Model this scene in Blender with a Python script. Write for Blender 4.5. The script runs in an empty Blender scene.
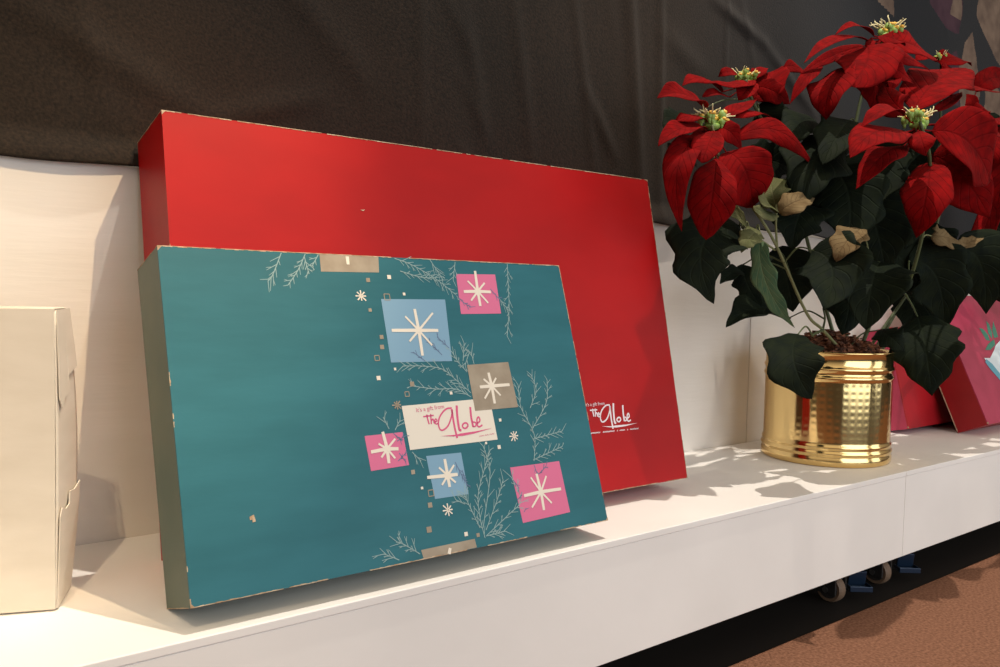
import bpy, bmesh, math, random
from mathutils import Vector, Matrix, Quaternion
random.seed(7)
S = bpy.context.scene
C = S.collection

# ---------------------------------------------------------------- camera
cam = bpy.data.cameras.new('camera'); cam.sensor_width = 36; cam.lens = 0.8318 * 36
cam_o = bpy.data.objects.new('camera', cam); C.objects.link(cam_o)
CF = Vector((0.61520795, 0.78677527, -0.05003859)); CR = Vector((0.78826152, -0.61491474, 0.02288324)); CU = Vector((0.0127655, 0.05352145, 0.9984851))
m = Matrix((CR, CU, -CF)).transposed().to_4x4(); m.translation = Vector((0, 0, .2562))
cam_o.matrix_world = m; cam.clip_start = .01; S.camera = cam_o

# ---------------------------------------------------------------- world, lamps, exposure
S.view_settings.view_transform = 'Standard'; S.view_settings.look = 'None'
S.view_settings.gamma = 1; S.view_settings.use_curve_mapping = False
S.view_settings.exposure = .18
w = bpy.data.worlds.new('room_light'); S.world = w; w.use_nodes = True
wn = w.node_tree; wb = wn.nodes['Background']
tc = wn.nodes.new('ShaderNodeTexCoord'); sp = wn.nodes.new('ShaderNodeSeparateXYZ'); rp = wn.nodes.new('ShaderNodeValToRGB')
wn.links.new(tc.outputs['Generated'], sp.inputs[0]); 
mr = wn.nodes.new('ShaderNodeMapRange'); mr.inputs['From Min'].default_value = -1; mr.inputs['From Max'].default_value = 1
wn.links.new(sp.outputs['Z'], mr.inputs['Value']); wn.links.new(mr.outputs[0], rp.inputs[0])
rp.color_ramp.elements[0].position = .42; rp.color_ramp.elements[0].color = (.020, .013, .010, 1)
rp.color_ramp.elements[1].position = .80; rp.color_ramp.elements[1].color = (.72, .61, .48, 1)
e = rp.color_ramp.elements.new(.52); e.color = (.16, .135, .11, 1)
wn.links.new(rp.outputs[0], wb.inputs['Color']); wb.inputs['Strength'].default_value = 1.0

def spot(name, loc, target, power, color, size, blend=.5, radius=.02):
    l = bpy.data.lights.new(name, 'SPOT'); l.energy = power; l.color = color; l.spot_size = math.radians(size); l.spot_blend = blend
    l.shadow_soft_size = radius
    o = bpy.data.objects.new(name, l); C.objects.link(o); o.location = loc
    o.rotation_euler = (Vector(target) - Vector(loc)).to_track_quat('-Z', 'Y').to_euler()
    return o
def area(name, loc, target, power, color, sx, sy):
    l = bpy.data.lights.new(name, 'AREA'); l.shape = 'RECTANGLE'; l.size = sx; l.size_y = sy; l.energy = power; l.color = color
    o = bpy.data.objects.new(name, l); C.objects.link(o); o.location = loc
    o.rotation_euler = (Vector(target) - Vector(loc)).to_track_quat('-Z', 'Y').to_euler()
    return o
spot('ceiling_spot_lamp', (.76, .48, 2.7), (.92, .62, 0), 190, (1, .90, .78), 50, .6, .012)
spot('track_lamp', (1.0, -1.1, 2.9), (.10, .88, .14), 285, (1, .74, .44), 11, .7, .02)
spot('track_lamp', (-.85, -1.1, 2.9), (-.02, .75, .1), 125, (1, .76, .48), 14, .9, .02)
spot('track_lamp', (1.05, -.9, 2.9), (1.12, .86, .2), 24, (1, .85, .62), 14, .8, .02)
area('shop_window_daylight', (1.0, -1.75, .62), (1.0, .7, .3), 25, (.84, .92, 1.0), 2.3, 1.6)
area('shop_window_daylight', (3.25, -1.75, .62), (2.2, .7, .3), 9, (.84, .92, 1.0), 1.1, 1.6)
# measured shapes, in metres
SQUARES = [('tan', [(0.14048, 0.28409), (0.20096, 0.28316), (0.19924, 0.26564), (0.13977, 0.26456)]), ('blue', [(0.1972, 0.2395), (0.26935, 0.23995), (0.26581, 0.17751), (0.1979, 0.17839)]),
 ('pink', [(0.2878, 0.26706), (0.33758, 0.26815), (0.33642, 0.22569), (0.28576, 0.22506)]), ('pink', [(0.16047, 0.1133), (0.19922, 0.11352), (0.20091, 0.08331), (0.16208, 0.08232)]),
 ('blue', [(0.22014, 0.08947), (0.25917, 0.08876), (0.2601, 0.04956), (0.22273, 0.0499)]), ('pink', [(0.31388, 0.06844), (0.37811, 0.06798), (0.38026, 0.01567), (0.31807, 0.01396)]),
 ('tan', [(0.20033, 0.00811), (0.25889, 0.00849), (0.2598, -0.00059), (0.20172, -0.00166)])]
LABEL = [(0.20219, 0.13731), (0.30333, 0.13858), (0.30448, 0.09702), (0.20425, 0.09658)]
TANTOP = [(0.28255, 0.17291), (0.33442, 0.17415), (0.33709, 0.12723), (0.28323, 0.12693)]
STARS = [[(0.23315, 0.20867), (0.23215, 0.22995), (0.23302, 0.18389), (0.20358, 0.20899), (0.25526, 0.20843), (0.22042, 0.22257), (0.25222, 0.22601), (0.22107, 0.19804), (0.24563, 0.19361)],
 [(0.31117, 0.24914), (0.31206, 0.2711), (0.31129, 0.23359), (0.29355, 0.24859), (0.32776, 0.24881), (0.30052, 0.26), (0.32175, 0.25842), (0.30087, 0.2392), (0.32192, 0.23688)],
 [(0.30843, 0.15045), (0.30715, 0.1641), (0.30844, 0.1327), (0.29366, 0.15022), (0.33099, 0.15072), (0.2998, 0.158), (0.31536, 0.1583), (0.29723, 0.13835), (0.31734, 0.14027)],
 [(0.18092, 0.09997), (0.17885, 0.11545), (0.18065, 0.08704), (0.16445, 0.09876), (0.19236, 0.09885), (0.17296, 0.10521), (0.19048, 0.10809), (0.17401, 0.09291), (0.18761, 0.09077)],
 [(0.2401, 0.06925), (0.23964, 0.08465), (0.24031, 0.05859), (0.21774, 0.07005), (0.25133, 0.06905), (0.23199, 0.07758), (0.24886, 0.07804), (0.2323, 0.06142), (0.24767, 0.06184)],
 [(0.34702, 0.04042), (0.34537, 0.05861), (0.34671, 0.02243), (0.32482, 0.03937), (0.37371, 0.04003), (0.33718, 0.05587), (0.35735, 0.05499), (0.33219, 0.02693), (0.35817, 0.02778)],
 [(0.16794, 0.28012), (0.16782, 0.27233)], [(0.22861, -0.00022), (0.23064, 0.00476)]]
FLAKES = [(0.17664, 0.24211, 0.0059, 'ivory'), (0.19764, 0.13855, 0.0049, 'tan'), (0.2348, 0.03827, 0.0064, 'ivory'), (0.32558, 0.09861, 0.0059, 'ivory')]
DOTS = [(0.20938, 0.26149, 0.00196, 'ivory'), (0.2231, 0.24484, 0.00137, 'ivory'), (0.20111, 0.17211, 0.00118, 'ivory'), (0.18259, 0.16447, 0.00196, 'ivory'), (0.25868, 0.1462, 0.00147, 'ivory'),
 (0.31162, 0.11586, 0.00147, 'ivory'), (0.30476, 0.08958, 0.00186, 'ivory'), (0.28996, 0.09492, 0.00118, 'ivory'), (0.21083, 0.06138, 0.00118, 'ivory'), (0.25024, 0.01415, 0.00186, 'ivory'),
 (0.18635, 0.25785, 0.00196, 'tan'), (0.18391, 0.22872, 0.00157, 'tan'), (0.19185, 0.2028, 0.00196, 'tan'), (0.19085, 0.1933, 0.00206, 'tan'), (0.21686, 0.15715, 0.00225, 'tan'),
 (0.21651, 0.04534, 0.00225, 'tan'), (0.21162, 0.02423, 0.00255, 'tan'), (0.20397, 0.07664, 0.00196, 'tan'), (0.26333, 0.01116, 0.00176, 'tan')]
RINGS = [(0.18401, 0.18309, 0.00235), (0.20396, 0.24156, 0.00294), (0.20988, 0.14807, 0.00216), (0.21947, 0.05576, 0.00274)]
SPRIGS = [[(0.10414, 0.28224), (0.09423, 0.26071), (0.08896, 0.25421)], [(0.12659, 0.28149), (0.11783, 0.26519), (0.10672, 0.25104)], [(0.12525, 0.2786), (0.12781, 0.26181)],
 [(0.13924, 0.28212), (0.13171, 0.26946)], [(0.21841, 0.28298), (0.23509, 0.27555), (0.2541, 0.26596), (0.26678, 0.25804), (0.28351, 0.24484)],
 [(0.22256, 0.26795), (0.24424, 0.26255), (0.26042, 0.26201)], [(0.25911, 0.2807), (0.27076, 0.26023)], [(0.28904, 0.27988), (0.28289, 0.26057)],
 [(0.35649, 0.28161), (0.35272, 0.25811), (0.3483, 0.2317), (0.33908, 0.20155)], [(0.3363, 0.24354), (0.34649, 0.22952)],
 [(0.28124, 0.14092), (0.26519, 0.14976), (0.24239, 0.15101), (0.21653, 0.15527)], [(0.28203, 0.14485), (0.26688, 0.15857), (0.25276, 0.17006), (0.23079, 0.17384), (0.2101, 0.17462)],
 [(0.2814, 0.1659), (0.27267, 0.17628), (0.26753, 0.18648)], [(0.2788, 0.17708), (0.28356, 0.19522)], [(0.29142, 0.1736), (0.28901, 0.1859), (0.28039, 0.17298)],
 [(0.34534, 0.07148), (0.35156, 0.09835), (0.34072, 0.12595), (0.34211, 0.14973)], [(0.3491, 0.09345), (0.3897, 0.09817)], [(0.34429, 0.0726), (0.38577, 0.08225)],
 [(0.34836, 0.1017), (0.37494, 0.12889), (0.38208, 0.15304)], [(0.35242, 0.12514), (0.36467, 0.14327), (0.36161, 0.15933)],
 [(0.27065, 0.00723), (0.26868, 0.02603), (0.27066, 0.04724), (0.28232, 0.06956), (0.29333, 0.08776)], [(0.27214, 0.00884), (0.3017, 0.02403), (0.32048, 0.03585), (0.31311, 0.05922)],
 [(0.27023, 0.01653), (0.28897, 0.06688), (0.28582, 0.09239)], [(0.26685, 0.01705), (0.25868, 0.03952), (0.25507, 0.05022)], [(0.25441, 0.04103), (0.24518, 0.04598)],
 [(0.27326, 0.01421), (0.29169, 0.03972), (0.30282, 0.05752)], [(0.19873, 0.00491), (0.19145, 0.01047), (0.18143, 0.0173), (0.17668, 0.01893)], [(0.18143, 0.0173), (0.17835, 0.02294)],
 [(0.17711, 0.00353), (0.17075, 0.00719), (0.1635, 0.01097)], [(0.18582, 0.1174), (0.18148, 0.12866)], [(0.19179, 0.11598), (0.19846, 0.12461)], [(0.20602, 0.09458), (0.21404, 0.08552)],
 [(0.27214, 0.00884), (0.29497, 0.0099)]]
SPRIGS_BLUE = [[(0.28351, 0.24484), (0.29169, 0.23657), (0.29952, 0.23244)], [(0.32766, 0.25206), (0.33824, 0.24031)], [(0.26477, 0.19057), (0.25288, 0.20184)], [(0.25533, 0.18383), (0.24378, 0.19603)],
 [(0.23499, 0.17856), (0.22324, 0.18768)], [(0.1893, 0.11346), (0.19733, 0.10546)], [(0.1922, 0.10593), (0.2012, 0.10968)], [(0.19025, 0.08807), (0.20082, 0.0951)],
 [(0.19245, 0.09504), (0.19827, 0.0863)], [(0.34443, 0.06755), (0.3475, 0.05816), (0.3597, 0.06486)], [(0.31492, 0.05607), (0.32058, 0.04754)], [(0.3156, 0.03651), (0.32277, 0.04042)],
 [(0.32161, 0.02405), (0.32491, 0.02746)], [(0.25713, 0.07242), (0.25986, 0.05707)], [(0.25073, 0.08066), (0.25758, 0.06297)]]
LOGO = [(0.0016, [(0.2565, 0.13173), (0.25008, 0.1312), (0.24285, 0.12596), (0.23899, 0.1191), (0.23942, 0.1129), (0.24301, 0.11165), (0.24938, 0.11541), (0.25472, 0.12363), (0.25693, 0.12976)]),
 (0.0021, [(0.25631, 0.13077), (0.25624, 0.11533), (0.25728, 0.10277)]), (0.0024, [(0.26268, 0.13374), (0.26149, 0.12458), (0.2612, 0.11107), (0.26353, 0.10991)]),
 (0.0017, [(0.27222, 0.11355), (0.27091, 0.11589), (0.26802, 0.11612), (0.26552, 0.11409), (0.26624, 0.11181), (0.26916, 0.11118), (0.27222, 0.11355)]),
 (0.0022, [(0.27811, 0.13123), (0.27735, 0.12145), (0.27776, 0.11163)]), (0.0014, [(0.2778, 0.11182), (0.28117, 0.11253), (0.28122, 0.11576), (0.27779, 0.11652)]),
 (0.0016, [(0.28291, 0.11464), (0.28688, 0.11698), (0.28621, 0.12078), (0.28379, 0.11899), (0.28309, 0.11315), (0.28487, 0.11124), (0.28902, 0.11267)]),
 (0.0015, [(0.22752, 0.12756), (0.22785, 0.12328), (0.22861, 0.11832)]), (0.0014, [(0.22336, 0.12579), (0.23505, 0.12625)]), (0.0014, [(0.23197, 0.12771), (0.23101, 0.11813)]),
 (0.0013, [(0.23155, 0.12111), (0.23364, 0.12284), (0.23447, 0.11823)]),
 (0.0013, [(0.23497, 0.1197), (0.23774, 0.12081), (0.23676, 0.12279), (0.23514, 0.12064), (0.23587, 0.11793), (0.23885, 0.11835)])]
SWASH = [(0.2392, 0.1063), (0.25675, 0.10598), (0.26151, 0.10671), (0.28047, 0.1073), (0.30018, 0.10879), (0.27768, 0.1053), (0.26334, 0.10415), (0.25193, 0.10478)]
LOGO_TEXT = [(0.2171, 0.13048), (0.24797, 0.13212)]
LOGO_LINE = [(0.28303, 0.1022), (0.30145, 0.10313)]
RED_AFFINE = [[1.02898, -0.05052], [0.00909, 1.01626], [0.24845, -0.01734]]
RED_LINE = [(0.48283, 0.07176), (0.55843, 0.07097)]
BELL = {'bell': [(0.10532, 0.13157), (0.134, 0.1306), (0.17025, 0.14713), (0.18378, 0.15572), (0.23728, 0.17275), (0.25811, 0.14012), (0.22368, 0.09613), (0.16933, 0.0637), (0.13729, 0.08273),
          (0.11926, 0.10512)],
 'leafA': [(0.14234, 0.19677), (0.16001, 0.19434), (0.17221, 0.18067), (0.16943, 0.16724), (0.15172, 0.16983)],
 'leafB': [(0.1923, 0.21226), (0.20108, 0.20534), (0.19672, 0.18483), (0.18373, 0.17146), (0.17648, 0.18511)],
 'leafC': [(0.22847, 0.2121), (0.22394, 0.19134), (0.21872, 0.17537), (0.19601, 0.17349), (0.20329, 0.19158)],
 'leafD': [(0.12621, 0.14834), (0.1532, 0.1609), (0.19384, 0.17127), (0.18593, 0.15791), (0.15051, 0.14767)],
 'rib': [(0.1128, 0.12915), (0.1314, 0.11762), (0.14958, 0.09511), (0.16787, 0.07246), (0.14985, 0.06482), (0.12899, 0.0896), (0.11177, 0.1076), (0.10208, 0.12305)]}
SCRATCH = [(0.19259, 0.32683), (0.19593, 0.32551), (0.1984, 0.3273)]
BLOOMS = [((0.9036, 0.71, 0.4914), 0.022,
  [((0.8933, 0.698, 0.4726), (0.8273, 0.655, 0.4427), (0.8237, 0.66, 0.4192), 0.0323, (-0.733, -0.58, 0.355), 'o'),
   ((0.8845, 0.71, 0.4613), (0.715, 0.63, 0.427), (0.8267, 0.69, 0.3366), 0.0324, (-0.753, -0.638, 0.158), ''),
   ((0.902, 0.7, 0.4388), (0.8148, 0.6325, 0.3938), (0.8556, 0.675, 0.3277), 0.0497, (-0.789, -0.615, -0.022), 'o'),
   ((0.9226, 0.7, 0.4491), (0.8951, 0.64, 0.4299), (0.9565, 0.68, 0.3763), 0.0649, (-0.573, -0.8, 0.178), 'o'),
   ((0.9376, 0.72, 0.4991), (0.9639, 0.711, 0.5152), (1.0571, 0.75, 0.5485), 0.0209, (-0.617, -0.455, 0.642), ''),
   ((0.9506, 0.72, 0.5023), (0.9792, 0.706, 0.5213), (1.097, 0.74, 0.5207), 0.0239, (-0.622, -0.446, 0.644), ''),
   ((0.9569, 0.72, 0.4706), (0.9876, 0.66, 0.5149), (1.1039, 0.68, 0.4428), 0.033, (-0.739, -0.498, 0.453), ''),
   ((0.8912, 0.71, 0.4896), (0.8226, 0.681, 0.4846), (0.8163, 0.7, 0.4736), 0.0177, (-0.646, -0.534, 0.546), ''),
   ((0.8877, 0.71, 0.4787), (0.7894, 0.671, 0.4659), (0.7655, 0.68, 0.435), 0.0246, (-0.682, -0.577, 0.449), ''),
   ((0.9113, 0.73, 0.5101), (0.8254, 0.696, 0.5208), (0.7946, 0.71, 0.5015), 0.0306, (-0.692, -0.584, 0.424), ''),
   ((0.9126, 0.71, 0.4808), (0.8993, 0.676, 0.4785), (0.9435, 0.69, 0.4531), 0.0236, (-0.75, -0.565, 0.344), ''),
   ((0.917, 0.73, 0.4842), (0.8665, 0.696, 0.4607), (0.8615, 0.71, 0.4352), 0.0235, (-0.755, -0.609, 0.241), '')]),
 ((1.0972, 0.8, 0.5969), 0.018,
  [((1.0925, 0.78, 0.5878), (0.9929, 0.741, 0.5528), (0.9516, 0.75, 0.5566), 0.0216, (-0.68, -0.508, 0.529), ''),
   ((1.0822, 0.8, 0.5942), (1.0175, 0.776, 0.5933), (1.0288, 0.8, 0.5849), 0.0149, (-0.761, -0.579, 0.293), ''),
   ((1.1033, 0.79, 0.561), (1.1133, 0.771, 0.5877), (1.191, 0.8, 0.6307), 0.056, (-0.973, -0.199, -0.121), ''),
   ((1.1809, 0.8, 0.6162), (1.1498, 0.761, 0.6315), (1.2303, 0.77, 0.6129), 0.0221, (-0.714, -0.468, 0.521), ''),
   ((1.1126, 0.8, 0.598), (1.1145, 0.786, 0.6125), (1.1767, 0.82, 0.6289), 0.0188, (-0.781, -0.552, 0.293), ''),
   ((1.0136, 0.78, 0.5568), (0.9158, 0.741, 0.5683), (0.8884, 0.75, 0.5391), 0.0249, (-0.662, -0.534, 0.525), ''),
   ((1.0196, 0.77, 0.5488), (0.9376, 0.736, 0.541), (0.9311, 0.75, 0.5313), 0.0168, (-0.713, -0.558, 0.424), ''),
   ((1.0803, 0.78, 0.5797), (1.0242, 0.746, 0.5525), (1.0253, 0.76, 0.5437), 0.0264, (-0.792, -0.578, 0.196), ''),
   ((1.0981, 0.78, 0.5797), (1.0986, 0.746, 0.5696), (1.1566, 0.76, 0.5583), 0.0304, (-0.824, -0.561, 0.085), '')]),
 ((1.3308, 0.7, 0.6941), 0.023,
  [((1.2881, 0.7, 0.6758), (1.174, 0.666, 0.6767), (1.1415, 0.68, 0.6429), 0.0135, (-0.752, -0.427, 0.501), ''),
   ((1.2768, 0.7, 0.6641), (1.1186, 0.665, 0.6503), (1.018, 0.65, 0.5737), 0.0188, (-0.742, -0.439, 0.507), ''),
   ((1.232, 0.68, 0.6448), (1.1883, 0.645, 0.6047), (1.1361, 0.65, 0.5629), 0.0797, (-0.865, -0.478, -0.152), 'h'),
   ((1.1979, 0.69, 0.6104), (1.0742, 0.656, 0.557), (1.1106, 0.67, 0.5139), 0.0518, (-0.977, -0.211, -0.029), ''),
   ((1.2793, 0.7, 0.6709), (1.2254, 0.671, 0.6461), (1.2539, 0.69, 0.6421), 0.0124, (-0.866, -0.475, 0.159), ''),
   ((1.2953, 0.72, 0.6659), (1.1407, 0.686, 0.6185), (1.0873, 0.7, 0.5807), 0.0165, (-0.847, -0.507, -0.162), ''),
   ((1.1598, 0.71, 0.6074), (1.0713, 0.681, 0.578), (1.0653, 0.7, 0.5345), 0.0173, (-0.83, -0.527, 0.186), ''),
   ((1.2692, 0.68, 0.6675), (1.2452, 0.646, 0.6536), (1.3092, 0.66, 0.6557), 0.0246, (-0.697, -0.362, 0.619), ''),
   ((1.3132, 0.69, 0.6724), (1.3404, 0.656, 0.6694), (1.4356, 0.67, 0.6564), 0.0612, (-0.769, -0.378, 0.515), ''),
   ((1.253, 0.67, 0.6347), (1.2609, 0.636, 0.6298), (1.3737, 0.65, 0.6282), 0.0185, (-0.88, -0.443, 0.174), ''),
   ((1.2661, 0.67, 0.625), (1.2399, 0.636, 0.6061), (1.3234, 0.65, 0.5975), 0.0214, (-0.875, -0.447, 0.185), ''),
   ((1.2522, 0.67, 0.6436), (1.2088, 0.631, 0.618), (1.2558, 0.64, 0.626), 0.018, (-0.758, -0.396, 0.518), ''),
   ((1.3112, 0.68, 0.6197), (1.2519, 0.641, 0.5924), (1.2501, 0.65, 0.5731), 0.0184, (-0.845, -0.436, 0.308), ''),
   ((1.2786, 0.71, 0.6447), (1.2812, 0.681, 0.5929), (1.2857, 0.7, 0.5623), 0.0412, (-0.856, -0.463, -0.229), '')]),
 ((1.6475, 0.76, 0.7231), 0.014,
  [((1.6364, 0.76, 0.7116), (1.638, 0.731, 0.725), (1.758, 0.75, 0.7244), 0.0382, (-0.833, -0.371, 0.411), ''),
   ((1.6201, 0.76, 0.7123), (1.5317, 0.731, 0.7045), (1.5265, 0.75, 0.6928), 0.0328, (-0.824, -0.394, 0.408), ''),
   ((1.6099, 0.74, 0.6954), (1.6342, 0.726, 0.6769), (1.8433, 0.76, 0.7216), 0.0306, (-0.871, -0.383, 0.308), '')]),
 ((1.2178, 0.59, 0.519), 0.022,
  [((1.1766, 0.59, 0.5186), (1.056, 0.556, 0.517), (1.0269, 0.57, 0.477), 0.0224, (-0.794, -0.418, 0.442), ''),
   ((1.1846, 0.59, 0.4959), (0.9969, 0.54, 0.4796), (0.9684, 0.55, 0.4298), 0.046, (-0.826, -0.442, 0.349), ''),
   ((1.2007, 0.6, 0.4795), (1.0865, 0.571, 0.463), (1.0571, 0.59, 0.4037), 0.0381, (-0.971, -0.237, 0.036), ''),
   ((1.242, 0.62, 0.5372), (1.1932, 0.621, 0.5424), (1.2688, 0.67, 0.5949), 0.0357, (-0.868, -0.449, 0.211), ''),
   ((1.1989, 0.58, 0.4979), (1.1303, 0.541, 0.4731), (1.1628, 0.55, 0.4551), 0.0287, (-0.842, -0.403, 0.358), ''),
   ((1.2621, 0.59, 0.5078), (1.2831, 0.54, 0.5112), (1.4201, 0.57, 0.4469), 0.0892, (-0.71, -0.641, 0.29), 'o'),
   ((1.2865, 0.63, 0.5484), (1.3434, 0.636, 0.6101), (1.5936, 0.69, 0.679), 0.081, (-0.861, -0.401, 0.313), 'o'),
   ((1.3298, 0.62, 0.5503), (1.3667, 0.611, 0.5692), (1.4908, 0.65, 0.6125), 0.0192, (-0.765, -0.343, 0.546), ''),
   ((1.5351, 0.67, 0.637), (1.535, 0.646, 0.619), (1.7097, 0.67, 0.6518), 0.023, (-0.776, -0.324, 0.541), ''),
   ((1.3301, 0.62, 0.4842), (1.3455, 0.581, 0.4677), (1.477, 0.59, 0.3956), 0.0845, (-0.824, -0.566, -0.028), ''),
   ((1.2819, 0.6, 0.4658), (1.1339, 0.53, 0.404), (1.208, 0.58, 0.347), 0.056, (-0.901, -0.424, 0.09), ''),
   ((1.4397, 0.61, 0.5523), (1.377, 0.571, 0.5429), (1.498, 0.58, 0.5206), 0.0381, (-0.824, -0.338, 0.455), '')]),
 ((1.6224, 0.7, 0.599), 0.012,
  [((1.6339, 0.7, 0.608), (1.6242, 0.681, 0.6234), (1.6452, 0.71, 0.6444), 0.0184, (-0.915, -0.389, 0.107), ''),
   ((1.6277, 0.69, 0.5983), (1.5999, 0.661, 0.6187), (1.6793, 0.68, 0.6043), 0.0218, (-0.87, -0.36, 0.336), ''),
   ((1.5797, 0.69, 0.5877), (1.4798, 0.661, 0.5638), (1.5068, 0.68, 0.5447), 0.0243, (-0.888, -0.395, 0.237), ''),
   ((1.7342, 0.73, 0.6661), (1.7299, 0.706, 0.7053), (1.8993, 0.73, 0.7136), 0.0393, (-0.919, -0.372, -0.127), '')]),
 ((1.7688, 0.67, 0.6235), 0.018,
  [((1.6815, 0.65, 0.6002), (1.5393, 0.621, 0.5627), (1.5608, 0.64, 0.5775), 0.028, (-0.828, -0.331, 0.453), ''),
   ((1.6235, 0.63, 0.5711), (1.5, 0.601, 0.5214), (1.5505, 0.62, 0.4813), 0.0478, (-0.898, -0.357, 0.258), ''),
   ((1.6675, 0.64, 0.5714), (1.5667, 0.606, 0.4834), (1.5747, 0.62, 0.4182), 0.0595, (-0.918, -0.356, 0.173), ''),
   ((1.7562, 0.67, 0.5763), (1.57, 0.641, 0.3141), (1.5526, 0.66, 0.3452), 0.0324, (-0.919, -0.372, 0.127), ''),
   ((1.7681, 0.66, 0.637), (1.8007, 0.646, 0.6739), (2.0132, 0.68, 0.7032), 0.051, (-0.89, -0.317, 0.327), ''),
   ((1.7534, 0.65, 0.6107), (1.7692, 0.616, 0.611), (1.9026, 0.63, 0.5628), 0.0647, (-0.884, -0.309, 0.351), '')])]
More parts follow.
